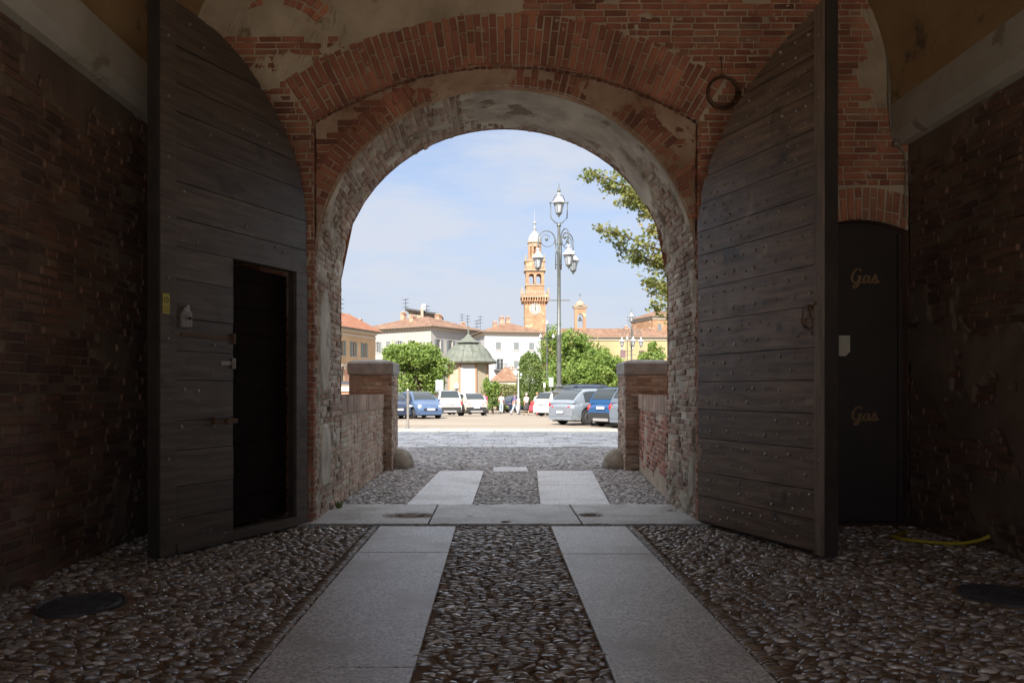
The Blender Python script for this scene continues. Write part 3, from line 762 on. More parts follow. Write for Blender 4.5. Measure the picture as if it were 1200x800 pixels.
# ---------------------------------------------------------------- parapets outside
def brickface(mb, a, b, z0, z1, mat=0, bl=.25, **k):
    "vertical face from a to b (xy), outward to the right of a->b"
    L = math.hypot(b[0] - a[0], b[1] - a[1]); d = ((b[0] - a[0]) / L, (b[1] - a[1]) / L); n = (d[1], -d[0])
    f = lambda u, v, w: (a[0] + d[0] * u + n[0] * w, a[1] + d[1] * u + n[1] * w, v)
    backing(mb, f, [lin(0, L, .08)], max(2, int((z1 - z0) / .08)), lambda u, s: z0, lambda u, s: z1, lambda u, v: -.009 + .010 * sm(.25, .5, nz(u * 2, v * 2, a[0])), 1)
    bricks(mb, f, z0, z1, lambda v: [(0, L)], bl=bl, mat=mat, **k)
def parapet(a, b, th, h, lab):
    "inner face a->b; thickness away from the path"
    mb = MB(); L = math.hypot(b[0] - a[0], b[1] - a[1]); sgn = -1 if a[0] < 0 else 1
    a2, b2 = (a[0] + sgn * th, a[1]), (b[0] + sgn * th, b[1])
    hh = h - .25
    dk = 1 if sgn > 0 else 0
    if sgn < 0:
        brickface(mb, a, b, 0, hh, pj=.005, hi=1, lo=.2, mat=0); brickface(mb, b2, a2, 0, hh); brickface(mb, b, b2, 0, hh)
    else:
        brickface(mb, b, a, 0, hh, pj=.005, mat=2, skip=lambda u, v: v < .22 + .2 * nz(u * 2, v)); brickface(mb, a2, b2, 0, hh); brickface(mb, b2, b, 0, hh)
    # soldier course
    d = ((b[0] - a[0]) / L, (b[1] - a[1]) / L)
    u = 0
    while u < L - .03:
        mb.rr = rng.random() * .8; w = .07; j = rng.uniform(-.008, .004)
        p = (a[0] + d[0] * u, a[1] + d[1] * u); q = (a[0] + d[0] * (u + w - .012), a[1] + d[1] * (u + w - .012))
        x0, x1 = p[0] - sgn * .012, p[0] + sgn * (th + .01)
        mb.box(min(x0, x1), max(x0, x1), p[1], q[1], hh + .004, h + j); u += w
    mb.rr = .5; x0, x1 = min(a[0], b[0]) if sgn < 0 else max(a[0], b[0]), a[0] + sgn * th
    mb.poly([(a[0], a[1], h - .02), (b[0], b[1], h - .02), (b2[0], b2[1], h - .02), (a2[0], a2[1], h - .02)], 1)
    o = mb.build('parapet_wall', [m_brick_pale, m_mortar, m_brick], None, ((a[0] + b[0]) / 2, (a[1] + b[1]) / 2, 0), recalc=False)
    tag(o, lab, 'wall', 'low walls flanking the ramp')
parapet((-1.99, YO + .01), (-2.03, 13.98), .38, 1.41, 'low brick wall with a soldier course on top, left of the path')
parapet((2.25, YO + .01), (2.62, 13.98), .38, 1.40, 'low brick wall with red bricks on its face, right of the path')
def pillar(x0, x1, y0, y1, lab):
    o = empty('gate_pillar', ((x0 + x1) / 2, (y0 + y1) / 2, 0), 0, lab, 'pillar', 'stone capped brick pillars'); O = tuple(o.location)
    mb = MB()
    for a, b in (((x0, y0), (x1, y0)), ((x1, y0), (x1, y1)), ((x1, y1), (x0, y1)), ((x0, y1), (x0, y0))): brickface(mb, a, b, 0, 1.76, pj=.006)
    mb.build('brickwork', [m_brick_pale, m_mortar], o, O, recalc=False)
    mb = MB(); e = .015; c = .03
    def rect(g, z): return [(x0 - g, y0 - g, z), (x1 + g, y0 - g, z), (x1 + g, y1 + g, z), (x0 - g, y1 + g, z)]
    mb.rings([rect(e, 1.765), rect(e + .012, 1.79), rect(e + .012, 1.97), rect(e - .02, 2.005), rect(-.12, 2.04), rect(-.2, 2.045)])
    mb.build('cap', m_capstone, o, O)
pillar(-2.66, -1.88, 14.0, 14.86, 'brick pillar with a grey stone cap at the end of the left low wall')
pillar(2.38, 3.22, 14.0, 14.86, 'brick pillar with a grey stone cap at the end of the right low wall')
def guard(x, y, sg, lab):
    mb = MB(); rs = []
    for z, k in ((-.02, 1), (.1, 1.02), (.22, .9), (.31, .66), (.37, .3)):
        rs.append([(x + sg * .30 * k * math.cos(t) * (1 + .1 * nz(t * 2, z * 3, x)), y + .30 * k * math.sin(t) * (1 + .1 * nz(t, z * 5)), z) for t in np.linspace(-PI, PI, 17)[:-1]])
    mb.rings(rs); tag(mb.build('guard_stone', m_guard, None, (x, y, 0), True), lab, 'guard stone', 'guard stones at the pillars')
guard(-1.83, 14.55, 1, 'rounded guard stone at the foot of the left pillar')
guard(2.33, 14.5, -1, 'rounded guard stone at the foot of the right pillar')
for (px_, Yb, h), lab in (((478, 29.7, 1.5), 'slim metal post standing on the kerb in front of the small blue car'), ((733, 29.6, 1.45), 'slim metal post at the kerb beside the right pillar')):
    x = (px_ - 580) / F * Yb; mb = MB(); mb.lathe([(.09, 0), (.09, .04), (.05, .05), (.05, h - .05), (.055, h - .04), (.04, h), (.0, h + .01)], (x, Yb, .05), 14)
    tag(mb.build('bollard', m_steel if px_ < 500 else m_castiron, None, (x, Yb, .05), True, 40), lab, 'bollard', 'metal posts on the kerb')
# ---------------------------------------------------------------- trees
def leafcloud(name, parent, P, size, mat, shape='clump', nrm=None):
    "P: n x 3 local points; every leaf a small folded blade of its own"
    P = np.asarray(P); n = len(P)
    if shape == 'clump': T = np.array([(-.5, -.3, 0), (.1, -.55, .12), (.6, 0, 0), (.05, .5, .1)]); Qi = np.array([(0, 1, 2, 3)])
    else: # five pointed plane leaf
        T = np.array([(0, -.5, 0), (.22, -.28, .03), (.55, -.1, -.03), (.26, .06, .05), (.34, .42, -.02), (0, .62, .05), (-.34, .42, -.02), (-.26, .06, .05), (-.55, -.1, -.03), (-.22, -.28, .03), (0, .02, .0)])
        Qi = np.array([(0, 1, 10, 9), (1, 2, 3, 10), (3, 4, 5, 10), (5, 6, 7, 10), (7, 8, 9, 10)])
    a, b, c = NR.uniform(0, 2 * PI, n), NR.normal(0, .7, n), NR.normal(0, .7, n)
    ca, sa, cb, sb, cc, sc = np.cos(a), np.sin(a), np.cos(b), np.sin(b), np.cos(c), np.sin(c)
    X = T[None] * (size * NR.uniform(.6, 1.3, n))[:, None, None]
    x, y, z = X[..., 0], X[..., 1], X[..., 2]
    x, y = x * ca[:, None] - y * sa[:, None], x * sa[:, None] + y * ca[:, None]
    y, z = y * cb[:, None] - z * sb[:, None], y * sb[:, None] + z * cb[:, None]
    x, z = x * cc[:, None] - z * sc[:, None], x * sc[:, None] + z * cc[:, None]
    W = np.stack([x, y, z], -1) + P[:, None, :]
    off = (np.arange(n) * len(T))[:, None, None]
    return npmesh(name, W.reshape(-1, 3), (Qi[None] + off).reshape(-1, 4), np.repeat(NR.random(n), len(T)), mat, None, False, parent)
def leafmat(name, cols, trans=.25):
    m, nt, b = new_mat(name)
    a = nt.nodes.new('ShaderNodeAttribute'); a.attribute_name = 'rnd'
    g = nt.nodes.new('ShaderNodeNewGeometry'); f = tnoise(nt, g.outputs['Position'], .9, 3)
    mx = nt.nodes.new('ShaderNodeMath'); mx.operation = 'MULTIPLY_ADD'; nt.links.new(f, mx.inputs[0]); mx.inputs[1].default_value = 1.2; mx.inputs[2].default_value = -.35
    ad = nt.nodes.new('ShaderNodeMath'); ad.operation = 'MULTIPLY_ADD'; nt.links.new(a.outputs['Fac'], ad.inputs[0]); ad.inputs[1].default_value = .6; nt.links.new(mx.outputs[0], ad.inputs[2])
    r = ramp(nt, cols); nt.links.new(ad.outputs[0], r.inputs[0]); nt.links.new(r.outputs[0], b.inputs['Base Color'])
    b.inputs['Roughness'].default_value = .55
    t = nt.nodes.new('ShaderNodeBsdfTranslucent'); nt.links.new(r.outputs[0], t.inputs[0])
    ms = nt.nodes.new('ShaderNodeMixShader'); ms.inputs[0].default_value = trans
    out = [n for n in nt.nodes if n.type == 'OUTPUT_MATERIAL'][0]
    nt.links.new(b.outputs[0], ms.inputs[1]); nt.links.new(t.outputs[0], ms.inputs[2]); nt.links.new(ms.outputs[0], out.inputs[0])
    return m
lm_lime = leafmat('lime_green_leaves', [(0, (.05, .09, .015)), (.45, (.17, .27, .05)), (1, (.34, .42, .11))], .35)
lm_mid = leafmat('mid_green_leaves', [(0, (.05, .09, .025)), (.5, (.14, .21, .055)), (1, (.26, .33, .10))], .3)
lm_olive = leafmat('olive_green_leaves', [(0, (.10, .12, .04)), (.5, (.24, .26, .10)), (1, (.36, .35, .16))])
lm_plane = leafmat('turning_plane_leaves', [(0, (.07, .11, .03)), (.4, (.18, .23, .06)), (.75, (.30, .29, .08)), (1, (.38, .30, .10))], .45)
m_bark = MAT('bark', (.09, .07, .05), (.2, .16, .12), scale=4, rough=.9, bump=.01, bscale=14)
def tree(px_, Y, pyt, pyb, halfw, lobes, n, size, mat, label, cat='tree', name='tree', group=None, seed=0, flat=1.0, solid=False):
    r = np.random.default_rng(seed + 11); x = (px_ - 580) / F * Y; z0 = gz(Y)
    zt, zb = at(0, pyt, Y)[2] - z0, at(0, pyb, Y)[2] - z0
    o = empty(name, (x, Y, z0), 0, label, cat, group)
    cz = (zt + zb) / 2; rz_ = (zt - zb) / 2; pts = []
    L = []
    for k in range(lobes):
        a = r.uniform(0, 2 * PI); e = math.asin(r.uniform(-.85, .97)); q = r.uniform(.52, .82) if k else 0
        rr = r.uniform(.22, .42) if k else .6
        L.append((q * math.cos(a) * math.cos(e), q * math.sin(a) * math.cos(e), q * math.sin(e), rr))
    per = n // lobes
    for (lx, ly, lz, lr) in L:
        d = r.normal(0, 1, (per, 3)); d /= np.linalg.norm(d, axis=1)[:, None]
        rad = lr * (r.random(per) ** .28) * (1 + r.normal(0, .08, per))
        p = d * rad[:, None] + np.array([lx, ly, lz])
        keep = np.array([noise.noise(Vector((q[0] * 4 + seed, q[1] * 4, q[2] * 4))) > -.13 for q in p])
        pts.append(p[keep])
    if solid:
        d = r.normal(0, 1, (n, 3)); d /= np.linalg.norm(d, axis=1)[:, None]; d = np.sign(d) * np.abs(d) ** .85
        bump_ = np.array([1 + .10 * noise.noise(Vector((q[0] * 3.5, q[1] * 3.5, q[2] * 6 + seed))) for q in d])
        pts = [d * (bump_ * (.80 + .2 * r.random(n)))[:, None]]
    p = np.concatenate(pts); p[:, 0] *= halfw; p[:, 1] *= halfw * flat; p[:, 2] = p[:, 2] * rz_ + cz
    leafcloud('crown', o, p, size, mat)
    mb = MB(); th = halfw * .055 + .05
    top = zb + rz_ * 1.0
    mb.tube([(0, 0, -.3), (.02, 0, .3), (0, .03, zb + .2), (.05, 0, top)], [th * 1.4, th * 1.1, th * .9, th * .5], 8)
    for k in range(7):
        lx, ly, lz, lr = L[1 + k % (len(L) - 1)]
        mb.tube([(0, 0, zb + .1 + .1 * k), (lx * halfw * .5, ly * halfw * .5 * flat, cz + lz * rz_ * .5 - .2), (lx * halfw, ly * halfw * flat, cz + lz * rz_)], [th * .5, th * .3, th * .1], 6)
    mb.build('trunk', m_bark, o, None, True)
    return o
tree(487, 70, 394, 470, 3.3, 26, 30000, .19, lm_lime, 'light green round tree behind the small blue car', seed=1)
tree(571, 64, 434, 482, .95, 10, 5000, .14, lm_lime, 'small light green tree beside the domed kiosk', seed=2)
tree(621, 66, 412, 481, 1.12, 12, 16000, .12, lm_mid, 'tall clipped dark green column of foliage between the walkers and the tall lamp post', seed=3, solid=True)
tree(666, 84, 381, 472, 3.9, 24, 28000, .2, lm_lime, 'tall light green tree behind the big lamp post', seed=4)
tree(697, 70, 408, 470, 2.9, 24, 28000, .18, lm_lime, 'broad light green tree behind the parked cars on the right', seed=5)
tree(655, 72, 424, 472, 1.7, 14, 11000, .17, lm_lime, 'bushy green tree just behind the foot of the big lamp post', seed=15)
tree(769, 72, 396, 462, 1.9, 18, 14000, .17, lm_lime, 'light green tree rising above the right pillar', seed=6)
tree(733, 78, 412, 470, 2.2, 16, 12000, .17, lm_lime, 'light green tree under the second lamp post', seed=7)
tree(583, 76, 449, 476, 1.35, 12, 4000, .15, lm_olive, 'olive green clipped shrub behind the walkers, nearest the kiosk', 'shrub', 'shrub', 'clipped shrubs', 8, solid=True)
tree(598, 76, 450, 474, 1.3, 12, 4000, .15, lm_olive, 'olive green clipped shrub in front of the small tiled house', 'shrub', 'shrub', 'clipped shrubs', 9, solid=True)
tree(577, 62, 462, 481, .6, 8, 2200, .12, lm_mid, 'dark green bush at the foot of the small tree by the kiosk', 'bush', 'bush', None, 10)
tree(590, 66, 470, 481, .6, 8, 1500, .12, lm_olive, 'low yellow green plant beside the walkers', 'bush', 'bush', None, 12)
# the plane tree reaching in from the right
def plane_tree():
    bx, by = 9.2, 24.0
    o = empty('plane_tree', (bx, by, 0), 0, 'plane tree with yellowing leaves reaching in from the right', 'tree')
    r = random.Random(9); W = MB(); pts = []
    W.tube([(0, 0, -.2), (.05, 0, 2.5), (-.1, .1, 6), (-.2, .1, 9.5), (0, .2, 12)], [.42, .34, .28, .2, .06], 12)
    tips = [(690, 202, 23), (712, 218, 23.5), (735, 235, 24), (703, 268, 22.5), (724, 290, 23), (742, 300, 23.5), (770, 300, 23.4), (756, 328, 22.8), (764, 358, 22.5), (778, 345, 23), (772, 268, 24), (768, 240, 24.5), (748, 205, 24), (728, 202, 24.2), (782, 322, 24), (756, 268, 23), (795, 230, 25), (800, 280, 24), (810, 330, 24), (760, 180, 25), (720, 170, 25), (790, 150, 24)]
    tips += [(r.uniform(722, 800), r.uniform(190, 345), r.uniform(22.5, 25.5)) for _ in range(13)]
    tips += [(r.uniform(820, 1150), r.uniform(-150, 330), r.uniform(21, 27)) for _ in range(34)]
    for (tx, ty, tY) in tips:
        e = Vector(at(tx, ty, tY)) - Vector((bx, by, 0))
        s = Vector((-.1, .1, min(9.5, max(2.6, e.z - 1.2 - .22 * abs(e.x)))))
        mid = s.lerp(e, .55) + Vector((r.uniform(-.2, .2), r.uniform(-.3, .3), .45))
        P = [];
        for i in range(9):
            t = i / 8; P.append(s * (1 - t) ** 2 + mid * 2 * t * (1 - t) + e * t * t)
        W.tube([tuple(p) for p in P], [.10 * (1 - i / 8) ** 1.1 + .008 for i in range(9)], 5)
        L = (e - s).length
        for k in range(int(46 + L * 8)):
            t = 1 - .62 * r.random() ** 1.25 * min(1, 2.6 / L * 1.3)
            c = s * (1 - t) ** 2 + mid * 2 * t * (1 - t) + e * t * t
            d = Vector((r.gauss(0, 1), r.gauss(0, 1), r.gauss(-.1, .7))).normalized() * r.uniform(.04, .58) * (1.15 - .6 * max(0, t - .6) / .4)
            m_ = r.randint(3, 6)
            if r.random() < .5: W.tube([tuple(c), tuple(c + d)], [.006, .003], 3)
            for _ in range(m_): pts.append(tuple(c + d + Vector((r.gauss(0, .07), r.gauss(0, .07), r.gauss(-.02, .05)))))
    W.build('trunk', m_bark, o, None, True)
    leafcloud('crown', o, pts, .092, lm_plane, 'leaf')
plane_tree()

# ---------------------------------------------------------------- buildings
m_tile = MAT('terracotta_tiles', (.18, .095, .06), (.27, .16, .105), scale=1.2, rough=.9, bump=.04, bscale=3.5, vscale=(1, .25, 1), spots=[((.3, .22, .17), 1.5, .6)])
m_tile2 = MAT('bright_roof_tiles', (.28, .11, .06), (.37, .17, .10), scale=1.2, rough=.9, bump=.04, bscale=3.5)
m_eave = MAT('eave_wood', (.22, .17, .13), rough=.8)
m_cornice = MAT('pale_cornice', (.55, .5, .42), rough=.8)
m_glass = MAT('window_glass', (.05, .06, .07), rough=.12, spec=.8)
m_frame = MAT('white_window_frame', (.6, .58, .54), rough=.6)
m_shut_g = MAT('grey_shutter', (.19, .21, .22), rough=.7); m_shut_p = MAT('mauve_shutter', (.19, .12, .13), rough=.7); m_shut_d = MAT('green_grey_shutter', (.16, .2, .19), rough=.7); m_shut_b = MAT('brown_shutter', (.22, .13, .09), rough=.7)
def wallm(name, c, c2): return MAT(name, c, c2, scale=.35, rough=.9, bump=.004, bscale=5)
w_ochre = wallm('ochre_render', (.46, .30, .17), (.54, .38, .23)); w_salmon = wallm('salmon_render', (.50, .27, .18), (.56, .33, .22))
w_white = wallm('white_render', (.37, .355, .33), (.43, .415, .39)); w_cream = wallm('cream_render', (.42, .36, .26), (.48, .42, .32))
w_yellow = wallm('yellow_render', (.36, .28, .15), (.42, .335, .19)); w_bluewhite = wallm('cool_white_render', (.35, .365, .39), (.42, .43, .45))
w_brick = MAT('tower_brick', (.30, .165, .095), (.42, .255, .155), scale=.5, rough=.9, bump=.02, bscale=4, spots=[((.6, .45, .28), .8, .58)])
m_limestone = MAT('tower_stone', (.31, .25, .18), (.38, .32, .245), scale=.8, rough=.9)
m_zinc = MAT('weathered_copper', (.11, .125, .10), (.18, .195, .165), scale=1.5, rough=.7, bump=.004, bscale=6, vscale=(2, 2, .4))
m_dark = MAT('dark_metal', (.04, .04, .042), rough=.5); m_white = MAT('white_paint', (.55, .55, .54), rough=.6)
m_tan = MAT('chimney_brick', (.45, .28, .2), (.55, .36, .26), scale=2, rough=.9)
def building(A, B, depth, he, hr, wm, label, wins, shut=m_shut_g, rm=m_tile, name='house', over=.5, chim=(), ants=(), side=(), band=(), over_m=None, dish=None, dentils=False, lower=None):
    """A, B: foot corners of the front (left, right) on the ground; he eave height, hr ridge rise.
    wins: (u, v, w, h, kind) on the front; side: the same on the right flank"""
    z0 = gz(A[1]) - .2; ang = math.atan2(B[1] - A[1], B[0] - A[0]); L = math.hypot(B[0] - A[0], B[1] - A[1])
    o = empty(name, (A[0], A[1], z0), ang, label, 'building')
    H = he - z0
    wins = [w for w in wins if .3 < w[0] - w[2] / 2 and w[0] + w[2] / 2 < L - .3]; side = [w for w in side if w[0] + w[2] / 2 < depth - .3]
    mb = MB()
    def facade(T, L, ws):
        mb.T = T
        us = sorted(set([0, L] + [round(w[0] - w[2] / 2, 4) for w in ws] + [round(w[0] + w[2] / 2, 4) for w in ws]))
        vs = sorted(set([0, H] + [round(w[1] - z0, 4) for w in ws] + [round(w[1] + w[3] - z0, 4) for w in ws]))
        for u0, u1 in zip(us, us[1:]):
            for v0, v1 in zip(vs, vs[1:]):
                cu, cv = (u0 + u1) / 2, (v0 + v1) / 2
                if any(abs(cu - w[0]) < w[2] / 2 and w[1] - z0 < cv < w[1] + w[3] - z0 for w in ws): continue
                m = 1 if lower is not None and cv < lower else 0
                mb.poly([(u0, 0, v0), (u1, 0, v0), (u1, 0, v1), (u0, 0, v1)], m)
        for w in ws:
            u0, u1, v0, v1 = w[0] - w[2] / 2, w[0] + w[2] / 2, w[1] - z0, w[1] + w[3] - z0
            for a, b in (((u0, v0), (u1, v0)), ((u1, v0), (u1, v1)), ((u1, v1), (u0, v1)), ((u0, v1), (u0, v0))):
                mb.poly([(a[0], 0, a[1]), (b[0], 0, b[1]), (b[0], .25, b[1]), (a[0], .25, a[1])])
    TF = lambda x, y, z: (x, y, z)
    TS = lambda x, y, z: (L - y, x, z)
    facade(TF, L, wins); facade(TS, depth, list(side))
    mb.T = None
    mb.poly([(0, 0, 0), (0, depth, 0), (0, depth, H), (0, 0, H)]); mb.poly([(0, depth, 0), (L, depth, 0), (L, depth, H), (0, depth, H)])
    mb.poly([(0, 0, H), (L, 0, H), (L, depth, H), (0, depth, H)])
    mb.build('wall', [wm, w_salmon], o, recalc=False)
    for T, ws in ((TF, wins), (TS, side)):
        for w in ws:
            u0, u1, v0, v1 = w[0] - w[2] / 2, w[0] + w[2] / 2, w[1] - z0, w[1] + w[3] - z0; kind = w[4] if len(w) > 4 else 'c'
            q = MB(); q.T = T
            q.poly([(u0, .2, v0), (u1, .2, v0), (u1, .2, v1), (u0, .2, v1)], 0)
            um = (u0 + u1) / 2
            for a, b, c, d in ((u0, u0 + .07, v0, v1), (u1 - .07, u1, v0, v1), (um - .04, um + .04, v0, v1)): q.box(a, b, .15, .19, c, d, 1)
            for c in (v0, v1 - .07): q.box(u0 + .07, u1 - .07, .155, .19, c, c + .07, 1)
            q.box(u0 - .08, u1 + .08, -.1, .05, v0 - .1, v0 - .002, 2)
            f = q.build('window', [m_glass, m_frame, m_cornice], o)
            if kind == 'o': # open shutters either side
                for a, b in ((u0 - w[2] * .5, u0 - .02), (u1 + .02, u1 + w[2] * .5)):
                    s = MB(); s.T = T; s.box(a, b, -.06, -.01, v0, v1)
                    s.build('shutter', shut, f)
            elif kind == 'c':
                for a, b in ((u0 + .01, um - .01), (um + .01, u1 - .01)):
                    s = MB(); s.T = T; s.box(a, b, .04, .09, v0 + .01, v1 - .01)
                    for zz in lin(v0 + .1, v1 - .1, .18): s.box(a + .06, b - .06, .025, .045, zz - .03, zz + .03)
                    s.build('shutter', shut, f)
            elif kind == 'a': # arched head over a tall opening
                s = MB(); s.T = T; P = [(um + (w[2] * .62) * math.cos(t), v1 + (w[2] * .62) * math.sin(t)) for t in np.linspace(0, PI, 13)]
                I_ = [(um + (w[2] * .42) * math.cos(t), v1 + (w[2] * .42) * math.sin(t)) for t in np.linspace(PI, 0, 13)]
                s.prism(P + I_, -.15, -.01); s.prism([p for p in I_[::-1]], -.03, -.012, 'y', 1); s.build('arch_hood', [m_cornice, m_shut_b], f)
            elif kind == 'b': # balcony window
                s = MB(); s.T = T; s.box(u0 - .5, u1 + .5, -.8, -.01, v0 - .15, v0 - .02)
                for uu in lin(u0 - .45, u1 + .45, .16): s.box(uu - .015, uu + .015, -.78, -.75, v0 - .02, v0 + .9)
                s.box(u0 - .5, u1 + .5, -.79, -.74, v0 + .9, v0 + .95); s.build('balcony', m_dark, f)
    # roof (hipped)
    q = MB(); e = over; hz = H + .12; rd = depth / 2; ins = min(rd, L / 2) * (0.0 if hr < 0 else 1)
    hr_ = abs(hr)
    P0 = [(-e, -e, hz), (L + e, -e, hz), (L + e, depth + e, hz), (-e, depth + e, hz)]
    if L >= depth: r0, r1 = (ins - e * .3, rd, hz + hr_), (L - ins + e * .3, rd, hz + hr_)
    else: r0, r1 = (L / 2, ins, hz + hr_), (L / 2, depth - ins, hz + hr_)
    if L >= depth: fs_ = [(P0[0], P0[1], r1, r0), (P0[1], P0[2], r1), (P0[2], P0[3], r0, r1), (P0[3], P0[0], r0)]
    else: fs_ = [(P0[0], P0[1], r0), (P0[1], P0[2], r1, r0), (P0[2], P0[3], r1), (P0[3], P0[0], r0, r1)]
    for f in fs_: q.poly(f)
    q.poly(P0[::-1], 1)
    for a, b in zip(P0, P0[1:] + P0[:1]): q.poly([a, b, (b[0], b[1], b[2] - .14), (a[0], a[1], a[2] - .14)], 1)
    roof = q.build('roof', [rm, over_m or m_eave], o, recalc=False)
    c = MB(); c.box(-.18, L + .18, -.18, depth + .18, H - .45, H + .0)
    if dentils:
        for u in lin(0, L, .7)[:-1]: c.box(u + .1, u + .38, -.42, -.185, H - .32, H + .0)
        for u in lin(0, depth, .7)[:-1]: c.box(L + .185, L + .42, u + .1, u + .38, H - .32, H + .0)
    c.build('cornice', m_cornice, o)
    for v in band:
        c = MB(); c.box(-.06, L + .06, -.08, -.004, v - z0, v - z0 + .25); c.build('string_course', m_cornice, o)
    for (u, y, h, w) in chim:
        c = MB(); zb = hz + hr_ * .2; c.box(u - w / 2, u + w / 2, y - w / 2, y + w / 2, hz - .2, hz + h); c.box(u - w / 2 - .1, u + w / 2 + .1, y - w / 2 - .1, y + w / 2 + .1, hz + h + .003, hz + h + .12)
        c.prism([(u - w / 2 - .1, hz + h + .3), (u + w / 2 + .1, hz + h + .3), (u, hz + h + .55)], y - w / 2 - .1, y + w / 2 + .1)
        for k in (-1, 1): c.box(u + k * w * .35 - .05, u + k * w * .35 + .05, y - .1, y + .1, hz + h + .12, hz + h + .31)
        c.build('chimney', [m_tan], roof)
    for (u, y, h) in ants:
        c = MB(); zz = hz + .2; c.tube([(u, y, zz), (u, y, zz + h)], .05, 5)
        for k in range(3):
            c.tube([(u - .7 + .12 * k, y, zz + h - .15 - .7 * k), (u + .7 - .12 * k, y, zz + h - .15 - .7 * k)], .03, 4)
            for j in range(5): c.tube([(u - .6 + .3 * j, y - .35, zz + h - .15 - .7 * k), (u - .6 + .3 * j, y + .35, zz + h - .15 - .7 * k)], .02, 4)
        c.build('antenna', m_dark, roof)
    if dish:
        c = MB(); u, y, h = dish; c.lathe([(.02, 0), (.3, .06), (.55, .2), (.57, .2), (.3, .1), (.02, .05)], (u, y, hz + h), 16, axis='y'); c.tube([(u, y + .1, hz), (u, y + .1, hz + h)], .04, 5); c.build('satellite_dish', m_white, roof)
    return o
def hh(py, Y): return CAMZ + (459 - py) / F * Y + .0
def gx(px_, Y): return (px_ - 580) / F * Y
# orange building at the far left
building((gx(372, 104), 104), (gx(440, 119), 119), 6, 10.6, 2.6, w_ochre, 'ochre and salmon palazzo with arched ground floor windows, at the far left of the square',
         [(3.2 + 3.1 * k, 6.6, .95, 2.2, 'o') for k in range(7)] + [(3.2 + 3.1 * k, 2.4, 1.1, 2.3, 'a') for k in range(5)] + [(18.7, 2.6, .9, 2.1, 'c'), (21.8, 2.6, .9, 2.1, 'c')], m_shut_d, m_tile2, over=.9, ants=((6, 5, 4.5), (14, 5, 5)), band=(5.2, 9.6), lower=5.3, chim=((16, 3, 1.6, .9),))
building((gx(420, 138), 138), (gx(505, 128), 128), 14, 12.3, 2.5, w_white, 'white palazzo with bracketed cornice and brown tiled roof behind the round tree',
         [(2.2 + 2.55 * k, 8.3, .95, 1.9, 'o' if k % 2 else 'c') for k in range(5)] + [(2.2 + 2.55 * k, 4.0, .95, 2.0, 'c') for k in range(5)], m_shut_g, m_tile, over=.9, side=[(2 + 3.2 * k, 8.1, 1.1, 2.2, 'o') for k in range(4)] + [(2 + 3.2 * k, 4, 1.1, 2.2, 'o') for k in range(4)],
         ants=((3.2, 9, 6.2), (5.8, 9, 3.4), (8.4, 9, 4.6)), chim=((9.4, 4, 2.1, .8), (4.5, 7, 3.2, .8), (11.2, 9, 2.6, .9)), dish=(7.4, 9, 4.6), dentils=True)
# attic standing above its roof
def attic():
    Y = 144; x0, x1 = gx(479, Y), gx(512, Y); z0 = hh(386, Y); z1 = hh(369, Y); o = empty('attic_building', ((x0 + x1) / 2, Y, z0 - 12), 0, 'cream penthouse with a dark flat roof rising behind the white palazzo', 'building'); O = tuple(o.location)
    mb = MB(); mb.box(x0, x1, Y, Y + 8, gz(Y), z1); mb.build('wall', w_cream, o, O)
    mb = MB(); mb.prism([(x0 - .6, z1 + .9), (x1 + .7, z1 - .15), (x1 + .7, z1 + .2), (x0 - .6, z1 + 1.25)], Y - .8, Y + 8.5); mb.prism([(x0, z1 + .002), (x1, z1 + .002), (x1, z1 + .05), (x0, z1 + .85)], Y + .1, Y + 7.9, 'y', 1); mb.build('roof', [m_dark, w_cream], o, O)
    for k, u in enumerate((.15, .45, .78)):
        mb = MB(); w = (x1 - x0); a = x0 + w * u; mb.box(a, a + w * .14, Y - .03, Y - .003, z1 - 1.7, z1 - .3); mb.build('window', m_glass, o, O)
    mb = MB(); mb.box(gx(494, Y), gx(497, Y), Y - 1.6, Y - 1.1, z1 - 2.5, z1 + 1.1); mb.box(gx(493.4, Y), gx(497.6, Y), Y - 1.7, Y - 1.0, z1 + 1.11, z1 + 1.3); mb.build('chimney', m_tan, o, O)
attic()
building((gx(509, 150), 150), (gx(528, 150), 150), 10, hh(392, 150), 1.6, w_cream, 'narrow cream house beside the white palazzo, left of the kiosk', [(1.0, 8.5, .7, 1.4, 'c'), (2.4, 8.5, .7, 1.4, 'c')], m_shut_b, chim=((2.6, 3, 2.0, .7),))
building((gx(524, 185), 185), (gx(545, 180), 180), 8, hh(391, 185), 1.2, w_salmon, 'far salmon house with a red roof between the palazzo and the kiosk dome', [(1 + 1.2 * k, 13, .6, 1.0, 'c') for k in range(3)], m_shut_b, m_tile2, ants=((2, 3, 4.5), (4.1, 3, 4)), chim=((3.6, 2, 2.1, .8),))
building((gx(527, 160), 160), (gx(548, 152), 152), 8, hh(398, 160), 1.6, w_bluewhite, 'far grey white house with a tiled roof just left of the kiosk dome', [(1.2 + 1.4 * k, 9.0, .7, 1.3, 'c') for k in range(2)], m_shut_d)
building((gx(546, 175), 175), (gx(572, 170), 170), 9, hh(394, 175), 1.3, w_cream, 'far cream house with a red roof just right of the kiosk dome', [(1.5 + 1.5 * k, 11, .7, 1.2, 'c') for k in range(3)], m_shut_b, m_tile2, ants=((.5, 3, 3.5), (1.6, 3, 4.4)))
